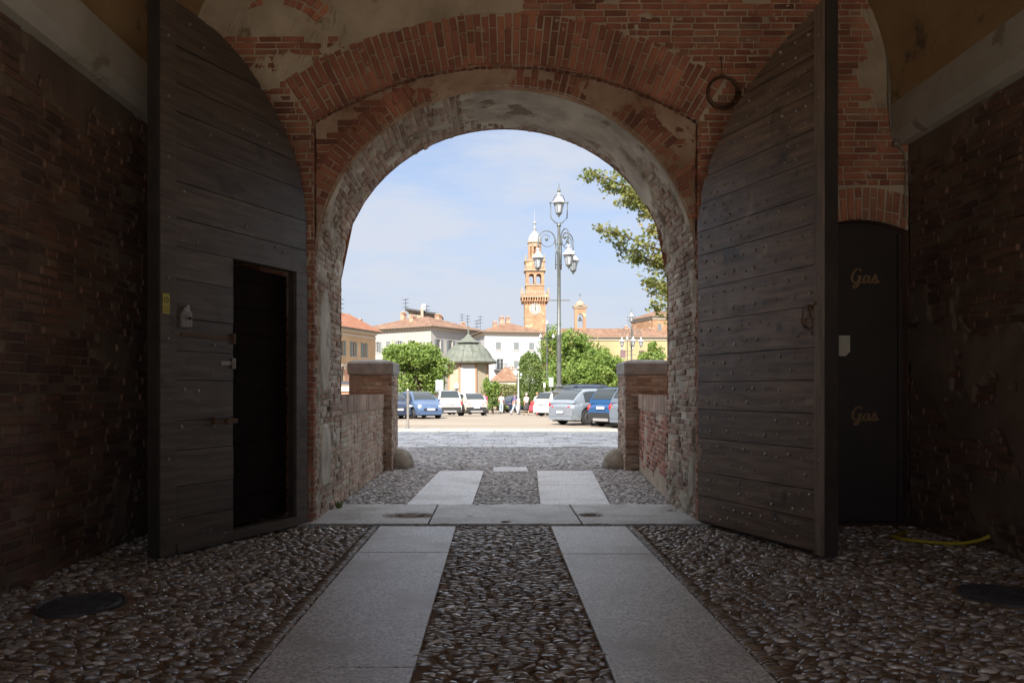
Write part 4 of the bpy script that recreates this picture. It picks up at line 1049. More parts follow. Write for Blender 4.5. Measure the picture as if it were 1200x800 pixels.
building((gx(568, 120), 120), (gx(634, 122), 122), 11, hh(389, 120), 1.9, w_bluewhite, 'plain white house with small grey shuttered windows below the clock tower',
         [(2.2, 8.1, .8, 1.1, 'c'), (5.1, 8.1, .8, 1.1, 'c'), (2.5, 4.9, 1.1, 1.7, 'b'), (5.1, 5.1, .8, 1.2, 'c'), (7.6, 8.1, .8, 1.1, 'c')], m_shut_g, over=.7, chim=((3.9, 5, 2.4, .7), (4.9, 5, 2.4, .6), (2.3, 3, 1.4, .6)))
Yy = 126
yel = building((gx(630, Yy), Yy), (gx(800, Yy), Yy), 9, hh(395.5, Yy), 1.75, w_yellow, 'long yellow building with a tiled roof, mauve shutters and a small bell gable',
         [(gx(p, Yy) - gx(630, Yy), 7.0, .9, 1.25, 'c') for p in (643, 664, 686, 707, 730, 752, 774)] + [(gx(p, Yy) - gx(630, Yy), 3.6, .9, 1.4, 'c') for p in (643, 664, 686, 707, 730, 752, 774)], m_shut_p, over=.6, chim=((19.5, 3, 1.2, .8), (15.2, 4, 1.7, .6)))
# bell gable of the yellow building
def arches(mb, w, h, holes, y0, y1, m=0, zb=0.0, cx=0.0):
    P = [(cx - w / 2, zb), (cx - w / 2, zb + h), (cx + w / 2, zb + h), (cx + w / 2, zb)]
    for xc, hw, sp in sorted(holes, reverse=True):
        P += [(cx + xc + hw, zb), (cx + xc + hw, zb + sp)] + [(cx + xc + hw * math.cos(t), zb + sp + hw * math.sin(t)) for t in np.linspace(0, PI, 9)[1:-1]] + [(cx + xc - hw, zb + sp), (cx + xc - hw, zb)]
    mb.prism(P, y0, y1, 'y', m)
mb = MB(); g = gx(680, 130); gy = 130; zb = hh(384, 130)
arches(mb, 1.9, 3.3, [(0, .5, 1.9)], gy, gy + .8, 0, zb, g)
mb.box(g - 1.15, g + 1.15, gy - .15, gy + .95, zb + 3.3, zb + 3.55, 1); mb.box(g - 1.3, g + 1.3, gy - .25, gy + 1.05, zb + 3.553, zb + 3.75, 1)
mb.lathe([(.85, 0), (.82, .3), (.6, .62), (.25, .82), (.1, .9), (.1, 1.1), (.16, 1.2), (.02, 1.35)], (g, gy + .4, zb + 3.75), 12, 1)
mb.tube([(g, gy + .4, zb + 5.0), (g, gy + .4, zb + 5.9)], .03, 5, 2); mb.tube([(g - .25, gy + .4, zb + 5.6), (g + .25, gy + .4, zb + 5.6)], .03, 5, 2)
mb.box(g - .95, g + .95, gy, gy + .8, zb - 1.6, zb - .003)
yo = tuple(yel.location)
bg = mb.build('bell_gable', [w_brick, m_limestone, m_dark], None, yo); bg.parent = yel; bg.location = (0, 0, 0)
mb = MB(); mb.lathe([(.36, 0), (.3, .08), (.22, .3), (.2, .5), (.1, .62), (.02, .68)], (g, gy + .4, zb + 1.2), 12); mb.tube([(g, gy + .4, zb + 1.85), (g, gy + .4, zb + 2.4)], .03, 5)
b_ = mb.build('bell', m_dark, None, yo, True); b_.parent = bg; b_.location = (0, 0, 0)
building((gx(765, 150), 150), (gx(800, 152), 152), 9, hh(371, 150), 1.6, w_brick, 'taller brick house rising behind the roof of the yellow building at the right', [(1.5, 13.2, .8, 1.5, 'c'), (4, 13.2, .8, 1.5, 'c')], m_shut_g)
building((gx(578, 92), 92), (gx(607, 92), 92), 6, hh(447, 92), 1.75, w_cream, 'low cream cottage with a terracotta roof in front of the white house', [(1.6, .3, .7, 1.9, 'c')], m_shut_b, over=.35, chim=((2.2, 2.5, 1.4, .5),))
building((gx(380, 62), 62), (gx(409, 62), 62), 5, hh(452, 62), .3, w_salmon, 'low reddish building behind the left low wall', [], m_shut_b, m_dark, over=.2)

# ---------------------------------------------------------------- clock tower
def tower():
    Y = 245; X = gx(626.5, Y); zz = lambda py: hh(py, Y); O = (X, Y, gz(Y))
    o = empty('clock_tower', O, 0, 'tall brick clock tower with twin arched belfry and pale cupola', 'tower')
    def B(mb, hw, z0, z1, m=0, top=1.0): mb.box(X - hw, X + hw, Y - hw, Y + hw, z0, z1, m, top)
    mb = MB(); B(mb, 3.3, gz(Y), zz(356)); B(mb, 3.42, zz(372), zz(371.4), 1); mb.build('shaft', [w_brick, m_limestone], o, O)
    # corbelled gallery
    mb = MB()
    for i, (a, b, w) in enumerate(((356, 354.5, 3.5), (354.4, 353, 3.75))): B(mb, w, zz(a), zz(b), 0)
    for k in range(11):
        t = -3.9 + .78 * k
        for sx, sy in ((0, -1), (1, 0), (-1, 0), (0, 1)):
            cx, cy = (X + t, Y + sy * 4.0) if sy else (X + sx * 4.0, Y + t)
            mb.prism([(cx - .17, zz(355)), (cx + .17, zz(355)), (cx + .17, zz(350.2)), (cx - .17, zz(350.2))], cy - .45, cy + .45)
    B(mb, 4.5, zz(350.1), zz(348.5), 1); B(mb, 4.3, zz(348.4), zz(347), 0)
    mb.build('gallery', [w_brick, m_limestone], o, O)
    mb = MB()
    for sx, sy in ((0, -1), (1, 0), (-1, 0), (0, 1)):
        for k in range(13):
            t = -4.1 + .683 * k; cx, cy = (X + t, Y + sy * 4.15) if sy else (X + sx * 4.15, Y + t)
            r_ = .24 if k in (0, 6, 12) else .13; h = 343 if k not in (0, 12) else 339
            mb.box(cx - r_, cx + r_, cy - r_, cy + r_, zz(346.9), zz(h))
        if sy: mb.box(X - 4.2, X + 4.2, Y + sy * 4.15 - .1, Y + sy * 4.15 + .1, zz(343.8), zz(343))
        else: mb.box(X + sx * 4.15 - .1, X + sx * 4.15 + .1, Y - 4.0, Y + 4.0, zz(343.8), zz(343))
    mb.build('balustrade', m_limestone, o, O)
    # belfry with twin arches on each side
    z0, zs, z1 = zz(346.8), zz(334), zz(319)
    mb = MB(); B(mb, 2.85, z0, zs)
    P = MB()
    for sy in (-1, 1): arches(mb, 5.7, z1 - zs, [(-1.15, .82, 2.4), (1.15, .82, 2.4)], Y + sy * 2.6 - .25, Y + sy * 2.6 + .25, 0, zs + .003, X)
    for sx in (-1, 1):
        a = len(mb.v); arches(mb, 4.6, z1 - zs, [(-1.1, .8, 2.4), (1.1, .8, 2.4)], X + sx * 2.6 - .25, X + sx * 2.6 + .25, 0, zs + .003, Y)
        for i in range(a, len(mb.v)): v = mb.v[i]; mb.v[i] = (v[1], v[0], v[2])
    for s1, s2 in ((0, -1), (0, 1)): mb.lathe([(.2, 0), (.2, 2.4)], (X, Y + s2 * 2.9, zs), 8, 1)
    B(mb, 3.05, zz(336), zz(334.6), 1)
    mb.build('belfry', [w_brick, m_limestone], o, O)
    mb = MB(); B(mb, 3.4, zz(318.9), zz(317), 1); B(mb, 3.0, zz(316.9), zz(308)); B(mb, 3.3, zz(307.9), zz(306.6), 1)
    for sx in (-1, 1):
        for sy in (-1, 1): mb.lathe([(.28, 0), (.3, .8), (.12, 1.1), (.2, 1.4), (.02, 1.9)], (X + sx * 2.9, Y + sy * 2.9, zz(306.5)), 8, 1)
    for k in range(5): mb.box(X - 2.3 + k * 1.15 - .3, X - 2.3 + k * 1.15 + .3, Y - 3.06, Y - 3.002, zz(315), zz(310), 1)
    mb.build('attic_storey', [w_brick, m_limestone], o, O)
    mb = MB(); n = 8
    mb.lathe([(2.3, 0), (2.2, zz(303) - zz(306.5))], (X, Y, zz(306.5)), 8, 0, rot=PI / 8)
    for k in range(8):
        a = 2 * PI * k / 8 + PI / 8; mb.lathe([(.45, 0), (.45, zz(287) - zz(303) + .01)], (X + 1.75 * math.cos(a), Y + 1.75 * math.sin(a), zz(303)), 6, 0)
    mb.lathe([(1.1, 0), (1.1, zz(287) - zz(303))], (X, Y, zz(303) + .01), 8, 2, rot=PI / 8)
    mb.lathe([(2.15, 0), (2.15, zz(285.5) - zz(290)), (2.5, zz(285.3) - zz(290)), (2.5, zz(284) - zz(290))], (X, Y, zz(290)), 8, 1, rot=PI / 8)
    mb.build('lantern', [w_brick, m_limestone, m_shut_b], o, O)
    mb = MB(); mb.lathe([(2.3, 0), (2.15, 1.0), (1.6, 2.2), (.8, 3.2), (.5, 3.5), (.5, 4.0), (.75, 4.15), (.3, 4.5), (.25, 5.6), (.6, 6.0), (.25, 6.5), (.06, 7.0), (.04, 10.6)], (X, Y, zz(283.9)), 12); mb.build('cupola', MAT('pale_lead', (.30, .31, .32), (.38, .385, .39), scale=1, rough=.6), o, O, True, 40)
    # clock
    cz = zz(363)
    mb = MB(); mb.lathe([(1.75, 0), (1.8, -.12), (1.55, -.16), (1.5, -.10), (.01, -.10)], (X, Y - 3.31, cz), 32, 0, 'y')
    cf = mb.build('clock_face', MAT('clock_white', (.42, .40, .36), rough=.6), o, O)
    mb = MB()
    for k in range(12):
        a = PI / 6 * k; c, s = math.sin(a), math.cos(a)
        q = [(c * r_ + t * s, s * r_ - t * c) for r_, t in ((1.05, -.08), (1.05, .08), (1.42, .12), (1.42, -.12))]
        mb.prism([(X + a_, cz + b_) for a_, b_ in q], Y - 3.445, Y - 3.42)
    mb.build('numerals', m_dark, cf, O).location = (0, 0, 0)
    for nm, a, L_, w in (('hour_hand', R(165), .85, .16), ('minute_hand', R(10), 1.25, .12)):
        mb = MB(); c, s = math.sin(a), math.cos(a)
        q = [(c * r_ + t * s, s * r_ - t * c) for r_, t in ((-.25, -w), (-.25, w), (L_, w * .4), (L_, -w * .4))]
        mb.prism([(X + a_, cz + b_) for a_, b_ in q], Y - 3.48 - (.03 if L_ > 1 else 0), Y - 3.45 - (.03 if L_ > 1 else 0)); mb.build(nm, m_dark, cf, O)
tower()

# ---------------------------------------------------------------- kiosk with the copper dome
def kiosk():
    Y = 80; X = gx(549, Y); O = (X, Y, gz(Y)); zz = lambda py: hh(py, Y)
    o = empty('kiosk', O, 0, 'octagonal cream kiosk with a weathered green bell shaped dome roof', 'kiosk')
    ro = PI / 8; g = gz(Y)
    mb = MB(); mb.lathe([(2.15, 0), (2.15, zz(427) - g)], (X, Y, g), 8, 0, rot=ro); mb.build('wall', w_cream, o, O)
    for k in range(8):
        a = ro + PI / 4 * k; mb = MB(); mb.lathe([(.11, 0), (.11, zz(427.2) - g)], (X + 2.17 * math.cos(a), Y + 2.17 * math.sin(a), g), 6); mb.build('corner_post', MAT('terracotta_trim', (.42, .24, .16), rough=.8) if k == 0 else bpy.data.materials['terracotta_trim'], o, O)
    mb = MB(); f = 2.15 * math.cos(ro); mb.box(X - .72, X + .72, Y - f - .06, Y - f - .003, g + .5, zz(428)); mb.build('shutter', MAT('white_panel', (.62, .62, .60), rough=.5), o, O)
    mb = MB(); mb.lathe([(.28, -.09), (.28, 0), (.2, .01), (.01, .01)], (X - 1.15, Y - f + .1, zz(452)), 12, 0, 'y'); mb.build('wall_lamp', m_frame, o, O)
    mb = MB(); c = [(2.95, zz(425.5)), (3.0, zz(424)), (2.55, zz(420)), (2.25, zz(414)), (1.85, zz(408.5)), (1.35, zz(404.5)), (1.05, zz(403.5)), (1.05, zz(402)), (1.35, zz(401.8)), (.9, zz(399)), (.45, zz(395.8)), (.2, zz(392.5)), (.09, zz(391)), (.1, zz(388)), (.03, zz(380))]
    mb.lathe(c, (X, Y, 0), 16, 0, rot=PI / 16)
    for k in range(16):
        a = PI / 16 + 2 * PI * k / 16; mb.tube([(X + (r_ + .01) * math.cos(a), Y + (r_ + .01) * math.sin(a), z) for r_, z in c[1:7]], .035, 4)
    mb.build('dome_roof', m_zinc, o, O)
    mb = MB(); mb.lathe([(2.2, 0), (2.9, .12), (2.9, .14), (2.2, .05)], (X, Y, zz(427)), 16, 0, rot=PI / 16); mb.build('eave_soffit', m_eave, o, O)
kiosk()

# ---------------------------------------------------------------- lamps
m_lamp = MAT('grey_green_cast_iron', (.10, .11, .108), (.16, .17, .165), scale=4, rough=.45, metal=.3)
m_lampw = MAT('white_lamp_hood', (.48, .50, .52), rough=.35)
mg, ntg, bg_ = new_mat('frosted_lantern_glass'); bg_.inputs['Base Color'].default_value = (.62, .66, .7, 1); bg_.inputs['Roughness'].default_value = .3; bg_.inputs['Transmission Weight'].default_value = .45
def lantern(parent, x, y, z, s=1.0, name='lantern'):
    mb = MB()
    mb.lathe([(.30 * s, 0), (.31 * s, .03 * s), (.20 * s, .16 * s), (.10 * s, .27 * s), (.07 * s, .30 * s), (.07 * s, .36 * s), (.11 * s, .40 * s), (.02 * s, .5 * s)], (x, y, z), 8)
    for k in range(6):
        a = PI / 3 * k; mb.tube([(x + .22 * s * math.cos(a), y + .22 * s * math.sin(a), z), (x + .13 * s * math.cos(a), y + .13 * s * math.sin(a), z - .42 * s)], .012 * s, 4, 1)
    mb.lathe([(.14 * s, 0), (.15 * s, -.04 * s), (.06 * s, -.12 * s), (.03 * s, -.2 * s), (.002, -.22 * s)], (x, y, z - .42 * s), 8, 1)
    l = mb.build(name, [m_lampw, m_lamp], parent)
    g = MB(); g.lathe([(.20 * s, 0), (.12 * s, -.415 * s)], (x, y, z - .003), 6); g.build('glass', mg, l)
    return l
def street_lamp(px_, Y, H, label, az, rz=0):
    o = empty('street_lamp', (gx(px_, Y), Y, gz(Y)), rz, label, 'street lamp', 'tall ornate street lamps')
    mb = MB()
    mb.lathe([(.32, 0), (.34, .25), (.26, .3), (.24, .9), (.30, 1.0), (.30, 1.35), (.36, 1.4), (.36, 1.47), (.17, 1.6), (.24, 1.72), (.12, 1.82)], (0, 0, 0), 16); mb.build('base', m_lamp, o, None, True, 35)
    h = H - 2.25
    mb = MB(); mb.lathe([(.12, 1.8), (.11, h * .45), (.13, h * .45 + .05), (.13, h * .45 + .15), (.095, h * .45 + .2), (.085, h - 1.0), (.12, h - .95), (.12, h - .85), (.075, h - .8), (.07, h + .35), (.12, h + .4), (.10, h + .5), (.04, h + .55)], (0, 0, 0), 12)
    mb.box(-.55, .55, -.025, .025, 5.95, 6.0)
    mb.build('pole', m_lamp, o, None, True, 35)
    for a in az:
        c, s = math.cos(a), math.sin(a)
        mb = MB(); P = []
        R_ = .42; cxr = .62
        mb.tube([(c * .16, s * .16, h - 1.75), (c * .16, s * .16, h - .25)], .03, 6)
        for t in np.linspace(PI * 1.02, -.12 * PI, 18): P.append((cxr + R_ * math.cos(t), h - .28 + R_ * math.sin(t)))
        P += [(1.05, h - .55), (1.05, h - .75)]
        P = [(.16, h - .6)] + P
        mb.tube([(c * p, s * p, z) for p, z in P], .028, 6)
        Q = [(cxr + R_ * k * math.cos(t), h - .28 + R_ * k * math.sin(t)) for t, k in zip(np.linspace(PI, 3.5 * PI, 22), np.linspace(1, .25, 22))]
        mb.tube([(c * p, s * p, z) for p, z in Q[:16]], .018, 5)
        mb.ball((c * cxr, s * cxr, h - .28), .085, 8, 5); mb.tube([(c * .05, s * .05, h - .5), (c * .2, s * .2, h - .5)], .03, 6); mb.tube([(c * .05, s * .05, h - 1.5), (c * .2, s * .2, h - 1.5)], .03, 6)
        mb.build('scroll_arm', m_lamp, o, None, True)
        lantern(o, c * 1.05, s * 1.05, h - 1.22, 1.05)
    mb = MB()
    for sx in (-1, 1): mb.tube([(0, 0, h + .5), (sx * .2, 0, h + .58), (sx * .4, 0, h + .8), (sx * .42, 0, h + 1.5)], .028, 6); mb.ball((sx * .42, 0, h + 1.55), .06, 8, 5); mb.tube([(sx * .3, 0, h + 1.6), (sx * .2, 0, h + 1.9), (0, 0, h + 2.05)], .02, 5)
    mb.build('top_bracket', m_lamp, o, None, True)
    lantern(o, 0, 0, h + 1.52, 1.1); mb = MB(); mb.ball((0, 0, h + 2.12), .09, 8, 5); mb.lathe([(.05, 0), (.1, .07), (.02, .14), (.015, .4)], (0, 0, h + 2.1), 8); mb.build('finial', m_lamp, o, None, True)
street_lamp(655, 38, 11.5, 'tall grey street lamp with three hanging lanterns, rising behind the silver car', (R(186), R(42), R(-68)))
street_lamp(740, 85, 10.9, 'street lamp with scroll arms standing far off in front of the yellow building', (R(180), R(0), R(-90)))
def globe_lamp(px_, Y, H, label, base=False):
    o = empty('globe_lamp', (gx(px_, Y), Y, gz(Y)), 0, label, 'street lamp')
    mb = MB(); mb.lathe([(.15, 0), (.14, 1.2), (.06, 1.3), (.05, H - .5), (.09, H - .45), (.03, H - .3)], (0, 0, 0), 10)
    w_, q_ = (.22, .5) if base else (.6, .8); dz = 1.6 if not base else .9
    mb.tube([(-w_, 0, H - dz + .1), (-w_ * .8, 0, H - dz), (w_ * .8, 0, H - dz), (w_, 0, H - dz + .1)], .03, 5)
    mb.build('pole', m_lamp if not base else m_white, o, None, True)
    for x, z in ((0, H - .1), (-w_, H - dz + .25), (w_, H - dz + .25)):
        mb = MB(); mb.lathe([(a * q_, b * q_) for a, b in ((.05, -.2), (.17, -.05), (.2, .1), (.12, .22), (.05, .3), (.01, .45))], (x, 0, z), 10); mb.build('lamp_head', m_lampw, o, None, True)
globe_lamp(641, 72, 8.3, 'thin three headed street lamp left of the big lamp post')
globe_lamp(735, 92, 8.4, 'small three headed street lamp just left of the far scroll lamp')
globe_lamp(607.5, 62, 3.8, 'short white lamp post beside the column of clipped foliage', True)

# ---------------------------------------------------------------- signs
def panel(px_, Y, x0, x1, y0, y1, label, name, m, cat):
    a, b = at(x0, y1, Y), at(x1, y0, Y); O = ((a[0] + b[0]) / 2, Y, gz(Y))
    o = empty(name, O, 0, label, cat)
    mb = MB(); mb.box(a[0], b[0], Y - .04, Y + .04, a[2], b[2]); mb.build('board', m, o, O)
    mb = MB(); mb.tube([(O[0], Y + .08, O[2]), (O[0], Y + .08, b[2])], .04, 8); mb.build('post', m_steel, o, O)
panel(515, 57, 510.5, 519.5, 445, 458, 'pale blue white board standing behind the white cars', 'notice_board', MAT('pale_board', (.42, .50, .54), rough=.4), 'notice board')
panel(645, 60, 643, 648.5, 442, 453, 'pale green board on a post beside the big lamp post', 'notice_board', MAT('pale_green_board', (.32, .40, .35), rough=.4), 'notice board')
panel(638, 62, 636.8, 639.2, 448, 454, 'small white sign on a post left of the big lamp post', 'road_sign', m_white, 'sign')

# woods closing the square on both sides
def wood(name, xa, xb, Y, h, seed):
    r = np.random.default_rng(seed); n = 26000
    x = r.uniform(xa, xb, n); t = r.random(n)
    top = np.array([h * (.75 + .35 * noise.noise(Vector((q * .09, seed, 0)))) for q in x])
    y = Y + r.uniform(-4, 4, n) * (1 - t * .5); z = gz(Y) + t ** .7 * top
    tag(leafcloud(name, None, np.stack([x, y, z], 1), .55, lm_mid), kind='stuff')
wood('far_woods', -95, -30, 118, 9, 3)
wood('far_woods', 34, 110, 132, 9, 4)
# ---------------------------------------------------------------- cars
m_tyre = MAT('tyre_rubber', (.025, .025, .026), rough=.8); m_rim = MAT('alloy_rim', (.42, .43, .45), rough=.3, metal=.8)
m_cglass = MAT('car_glass', (.03, .04, .045), rough=.06, spec=.9); m_black = MAT('black_trim', (.03, .03, .032), rough=.6)
m_red = MAT('red_lens', (.45, .02, .02), rough=.2); m_lens = MAT('clear_lens', (.62, .64, .66), rough=.12); m_plate = MAT('number_plate', (.7, .7, .68), rough=.4); m_pblue = MAT('plate_blue_band', (.03, .07, .35), rough=.4); m_greytrim = MAT('silver_trim', (.4, .4, .41), rough=.4, metal=.3)
def paint(name, c, metal=.35): return MAT(name, c, rough=.32, metal=metal, coat=.7)
def car(name, loc, head, paintm, L, W, H, belt, kind, label, trim=False, wr=.32, cat='car'):
    """heading angle from +X; local x from the tail (0) to the nose (L)"""
    o = empty(name, (loc[0], loc[1], gz(loc[1]) + .0), head, label, cat, 'cars parked on the square')
    wx = (L * .185 + .02, L * .80)
    bon = {'mini': .80, 'hatch': .76, 'suv': .74}[kind]
    def half(x):
        t = x / L; e = min(t, 1 - t)
        return W / 2 * (1 - .14 * (1 - sm(0, .16, e)) ** 2 - .06 * sm(.75, 1, t))
    nose = belt * (.80 if kind != 'suv' else .88)
    def ztop(x):
        t = x / L
        if t > bon: return belt + (nose - belt) * ((t - bon) / (1 - bon)) ** 1.3 - .18 * sm(.95, 1.0, t)
        return belt - .05 * sm(.05, 0, t)
    def zbot(x):
        z = .22 + .10 * sm(.06, 0, x / L) + .06 * sm(.95, 1, x / L)
        for w in wx:
            d = abs(x - w); ra = wr + .065
            if d < ra: z = max(z, wr + math.sqrt(ra * ra - d * d))
        return z
    xs = sorted(set([0, .02, .06, .12, L - .12, L - .06, L - .02, L] + [round(v, 3) for v in lin(.2, L - .2, .22)] + [round(w + (wr + .065) * k, 3) for w in wx for k in (-1.001, -.95, -.8, -.55, -.25, 0, .25, .55, .8, .95, 1.001)]))
    mb = MB(); rings = []
    for x in xs:
        h, zt, zb = half(x), ztop(x), zbot(x); e = min(x, L - x); pull = 1 - .25 * (1 - sm(0, .14, e)) ** 2
        zt2 = zb + (zt - zb) * (pull if e < .14 else 1); zb2 = zb + (.08 * (1 - sm(0, .1, e)) if e < .1 else 0)
        hh_ = zt2 - zb2
        side = [(h * .93, zb2), (h * .985, zb2 + .12 * hh_), (h, zb2 + .42 * hh_), (h * .985, zb2 + .62 * hh_), (h * .965, zb2 + .86 * hh_), (h * .90, zb2 + .97 * hh_), (h * .72, zt2 + .012), (h * .3, zt2 + .03)]
        rings.append([(x, y, z) for y, z in side] + [(x, -y, z) for y, z in side[::-1]])
    mb.rings(rings, 0)
    body = mb.build('body', paintm, o, None, True, 38)
    mb = MB(); mb.box(.25, L - .25, -W * .36, W * .36, .17, belt - .2); mb.build('underbody', m_black, o)
    # lower trim
    mb = MB()
    zz0 = .235; th = .30 if trim else .14
    for s in (-1, 1):
        for a, b in ((wx[0] + wr + .09, wx[1] - wr - .09),): mb.box(a, b, s * W / 2 * .985 - .02, s * W / 2 * .985 + .02, zz0 - .02, zz0 + th * .55)
        if trim:
            for w in wx:
                I_ = [(w + (wr + .068) * math.cos(t), wr + (wr + .068) * math.sin(t)) for t in np.linspace(-.1, PI + .1, 13)]; O_ = [(w + (wr + .125) * math.cos(t), wr + (wr + .125) * math.sin(t)) for t in np.linspace(PI + .1, -.1, 13)]
                mb.prism(I_ + O_, s * half(w) * .99 - .02, s * half(w) * .99 + .018)
    mb.build('sill_trim', m_black, o)
    for x0, x1, k in ((-.035, .12, 1), (L - .12, L + .035, 1)):
        mb = MB(); z1 = .30 + (.32 if trim else .12); hw = W / 2 * .84
        mb.rings([[(x0 if x0 < 0 else x1, y, z) for y, z in ((-hw * .95, .24), (hw * .95, .24), (hw * .95, z1 - .04), (-hw * .95, z1 - .04))], [(x1 if x0 < 0 else x0, y, z) for y, z in ((-hw, .22), (hw, .22), (hw, z1), (-hw, z1))]])
        mb.build('bumper', m_black if trim else paintm, o)
    if trim:
        for xa, xb in ((-.06, -.036), (L + .036, L + .06)): mb = MB(); mb.box(xa, xb, -W * .24, W * .24, .25, .36); mb.build('skid_plate', m_greytrim, o)
    # greenhouse
    G = {'mini': (.02, .13, .52, .80), 'hatch': (.015, .20, .52, .78), 'suv': (.015, .10, .56, .765)}[kind]
    g0, g1, g2, g3 = [v * L for v in G]; rise = H - belt
    def roof(x):
        if x < g1: t = (x - g0) / (g1 - g0); return belt + (rise - .03) * (1 - (1 - t) ** 1.7)
        if x > g2: t = (x - g2) / (g3 - g2); return belt + rise * (1 - t ** 1.45) * 1.0
        return belt + rise - .03 + .03 * math.sin(PI * (x - g1) / (g2 - g1)) ** .6 if g1 < x < g2 else belt + rise - .03
    def sw(x, z): t = (z - belt) / rise; return half(max(x, .25)) * (.93 - .20 * t - .04 * t * t)
    mb = MB(); rings = []
    for x in sorted(set([round(v, 3) for v in lin(g0, g1, .12) + lin(g1, g2, .25) + lin(g2, g3, .12)])):
        zr = max(roof(x), belt - .0); zs = belt + (zr - belt) * .90
        side = [(sw(x, belt) , belt - .04), (sw(x, (belt + zs) / 2), (belt + zs) / 2), (sw(x, zs), zs), (sw(x, zr) * .90, zr - .004 ), (sw(x, zr) * .45, zr + .012)]
        rings.append([(x, y, z) for y, z in side] + [(x, -y, z) for y, z in side[::-1]])
    mb.rings(rings, 0); mb.build('cabin', paintm, o, None, True, 40)
    # windows
    def surf(mb, f, a0, a1, b0f, b1f, n=6, k=3):
        I = [[mb.av(f(a0 + (a1 - a0) * i / n, b0f(a0 + (a1 - a0) * i / n) + (b1f(a0 + (a1 - a0) * i / n) - b0f(a0 + (a1 - a0) * i / n)) * j / k)) for j in range(k + 1)] for i in range(n + 1)]
        for p, q in zip(I, I[1:]):
            for j in range(k): mb.af((p[j], q[j], q[j + 1], p[j + 1]))
    gm = (g1 + g2) / 2 + .05 * L
    for s in (-1, 1):
        for a, b in ((g0 + (g1 - g0) * .75, gm - .05), (gm + .05, g3 - (g3 - g2) * .28)):
            w_ = MB(); surf(w_, lambda x, z: (x, s * (sw(x, z) + .009), z), a, b, lambda x: belt + .035, lambda x: max(belt + .04, belt + (roof(x) - belt) * .86 - .01)); w_.build('side_window', m_cglass, o, None, True, recalc=False)
    def slope(xa, xb, name):
        w_ = MB(); sg = 1 if xb > xa else -1
        def f(y, t):
            x = xa + (xb - xa) * t; z = roof(min(max(x, g0 + .001), g3 - .001)); return (x + sg * .014, y * sw(x, z) * .88, z + .012)
        surf(w_, f, -1, 1, lambda y: .10, lambda y: .86, 6, 6); w_.build(name, m_cglass, o, None, True, recalc=False)
    slope(g2, g3, 'windscreen'); slope(g1, g0, 'rear_window')
    # wheels
    for w in wx:
        for s in (-1, 1):
            yc = s * (half(w) * .97); t = .2
            mb = MB(); mb.lathe([(wr * .62, -t / 2), (wr * .93, -t / 2), (wr, -t / 2 + .04), (wr, t / 2 - .04), (wr * .93, t / 2), (wr * .62, t / 2)], (w, yc - s * t / 2, wr), 24, 0, 'y')
            wh = mb.build('wheel', m_tyre, o, None, True, 35)
            mb = MB(); mb.lathe([(wr * .66, -.02), (wr * .66, .02), (wr * .56, .02), (wr * .56, -.02)], (w, yc + s * .005, wr), 20, 0, 'y')
            for k in range(10):
                a = 2 * PI * k / 10; c, s_ = math.cos(a), math.sin(a)
                q = [(w + c * r_ - s_ * tt, wr + s_ * r_ + c * tt) for r_, tt in ((.04, -.02), (.04, .02), (wr * .57, .028), (wr * .57, -.028))]
                mb.prism(q, yc - .012 + s * .004, yc + .012 + s * .004)
            mb.lathe([(.055, -.02), (.05, .02)], (w, yc + s * .004, wr), 10, 0, 'y'); mb.build('rim', m_rim, wh)
    # lights, plates, mirrors, handles
    def blob(name, m, x, y, z, a, b, c, n=12, rot=0): q = MB(); q.ball((0, 0, 0), 1, n, 6, 0, (a, b, c)); q.v = [(x + v[0] * math.cos(rot) - v[1] * math.sin(rot), y + v[0] * math.sin(rot) + v[1] * math.cos(rot), z + v[2]) for v in q.v]; return q.build(name, m, o, None, True)
    for s in (-1, 1):
        if kind == 'mini':
            blob('headlight', m_lens, L * .965, s * W * .36, belt * .72, .07, .12, .12); blob('fog_light', m_lens, L * .985, s * W * .35, belt * .46, .04, .08, .055)
        else:
            blob('headlight', m_lens, L * .955, s * W * .36, belt * .74, .10, .20, .07, 12, -s * .35)
        hz = belt * (.80 if kind == 'hatch' else .78)
        if kind == 'hatch': blob('tail_light', m_red, .10, s * W * .33, hz, .085, .21, .07, 12, -s * .36)
        else: blob('tail_light', m_red, .075, s * W * .42, hz, .10, .085, .16, 12, -s * .3)
        blob('wing_mirror', paintm, g2 + (g3 - g2) * .62, s * (W / 2 + .06), belt + .07, .07, .11, .075)
        for a in (.40, .60):
            q = MB(); q.box(L * a, L * a + .17, s * (W / 2 * .985) - .02, s * (W / 2 * .985) + .025, belt * .84, belt * .84 + .03); q.build('door_handle', paintm, o)
    q = MB()
    q.box(L - .03, L + .025, -W * .24, W * .24, .46, .58); q.box(L - .09, L + .0, -W * .3, W * .3, belt * .60, belt * .68) if kind != 'mini' else q.box(L - .03, L + .02, -W * .33, W * .33, .30, .37)
    q.build('grille', m_black, o)
    for x, z in ((L + .038, .47), (-.055 if kind != 'hatch' else -.045, .52 if kind == 'hatch' else .74)):
        q = MB(); q.box(x - .01, x + .01, -.25, .25, z, z + .11); s = 1 if x > 1 else -1
        for e in (-.235, .235): q.box(x + s * .0105, x + s * .013, e - .02, e + .02, z + .004, z + .106, 1)
        q.build('number_plate', [m_plate, m_pblue], o)
    if kind == 'suv':
        q = MB()
        for s in (-1, 1): q.tube([(g1 + .05, s * W * .33, H - .005), (g1 + .15, s * W * .33, H + .045), (g2 - .15, s * W * .33, H + .045), (g2, s * W * .33, H)], .016, 6)
        q.build('roof_rail', m_black, o)
    # place: loc is the middle of the tail
    return o
def tail(name, px_, Y, head, *a, **k):
    X = gx(px_, Y); h = R(head); return car(name, (X, Y), h, *a, **k)
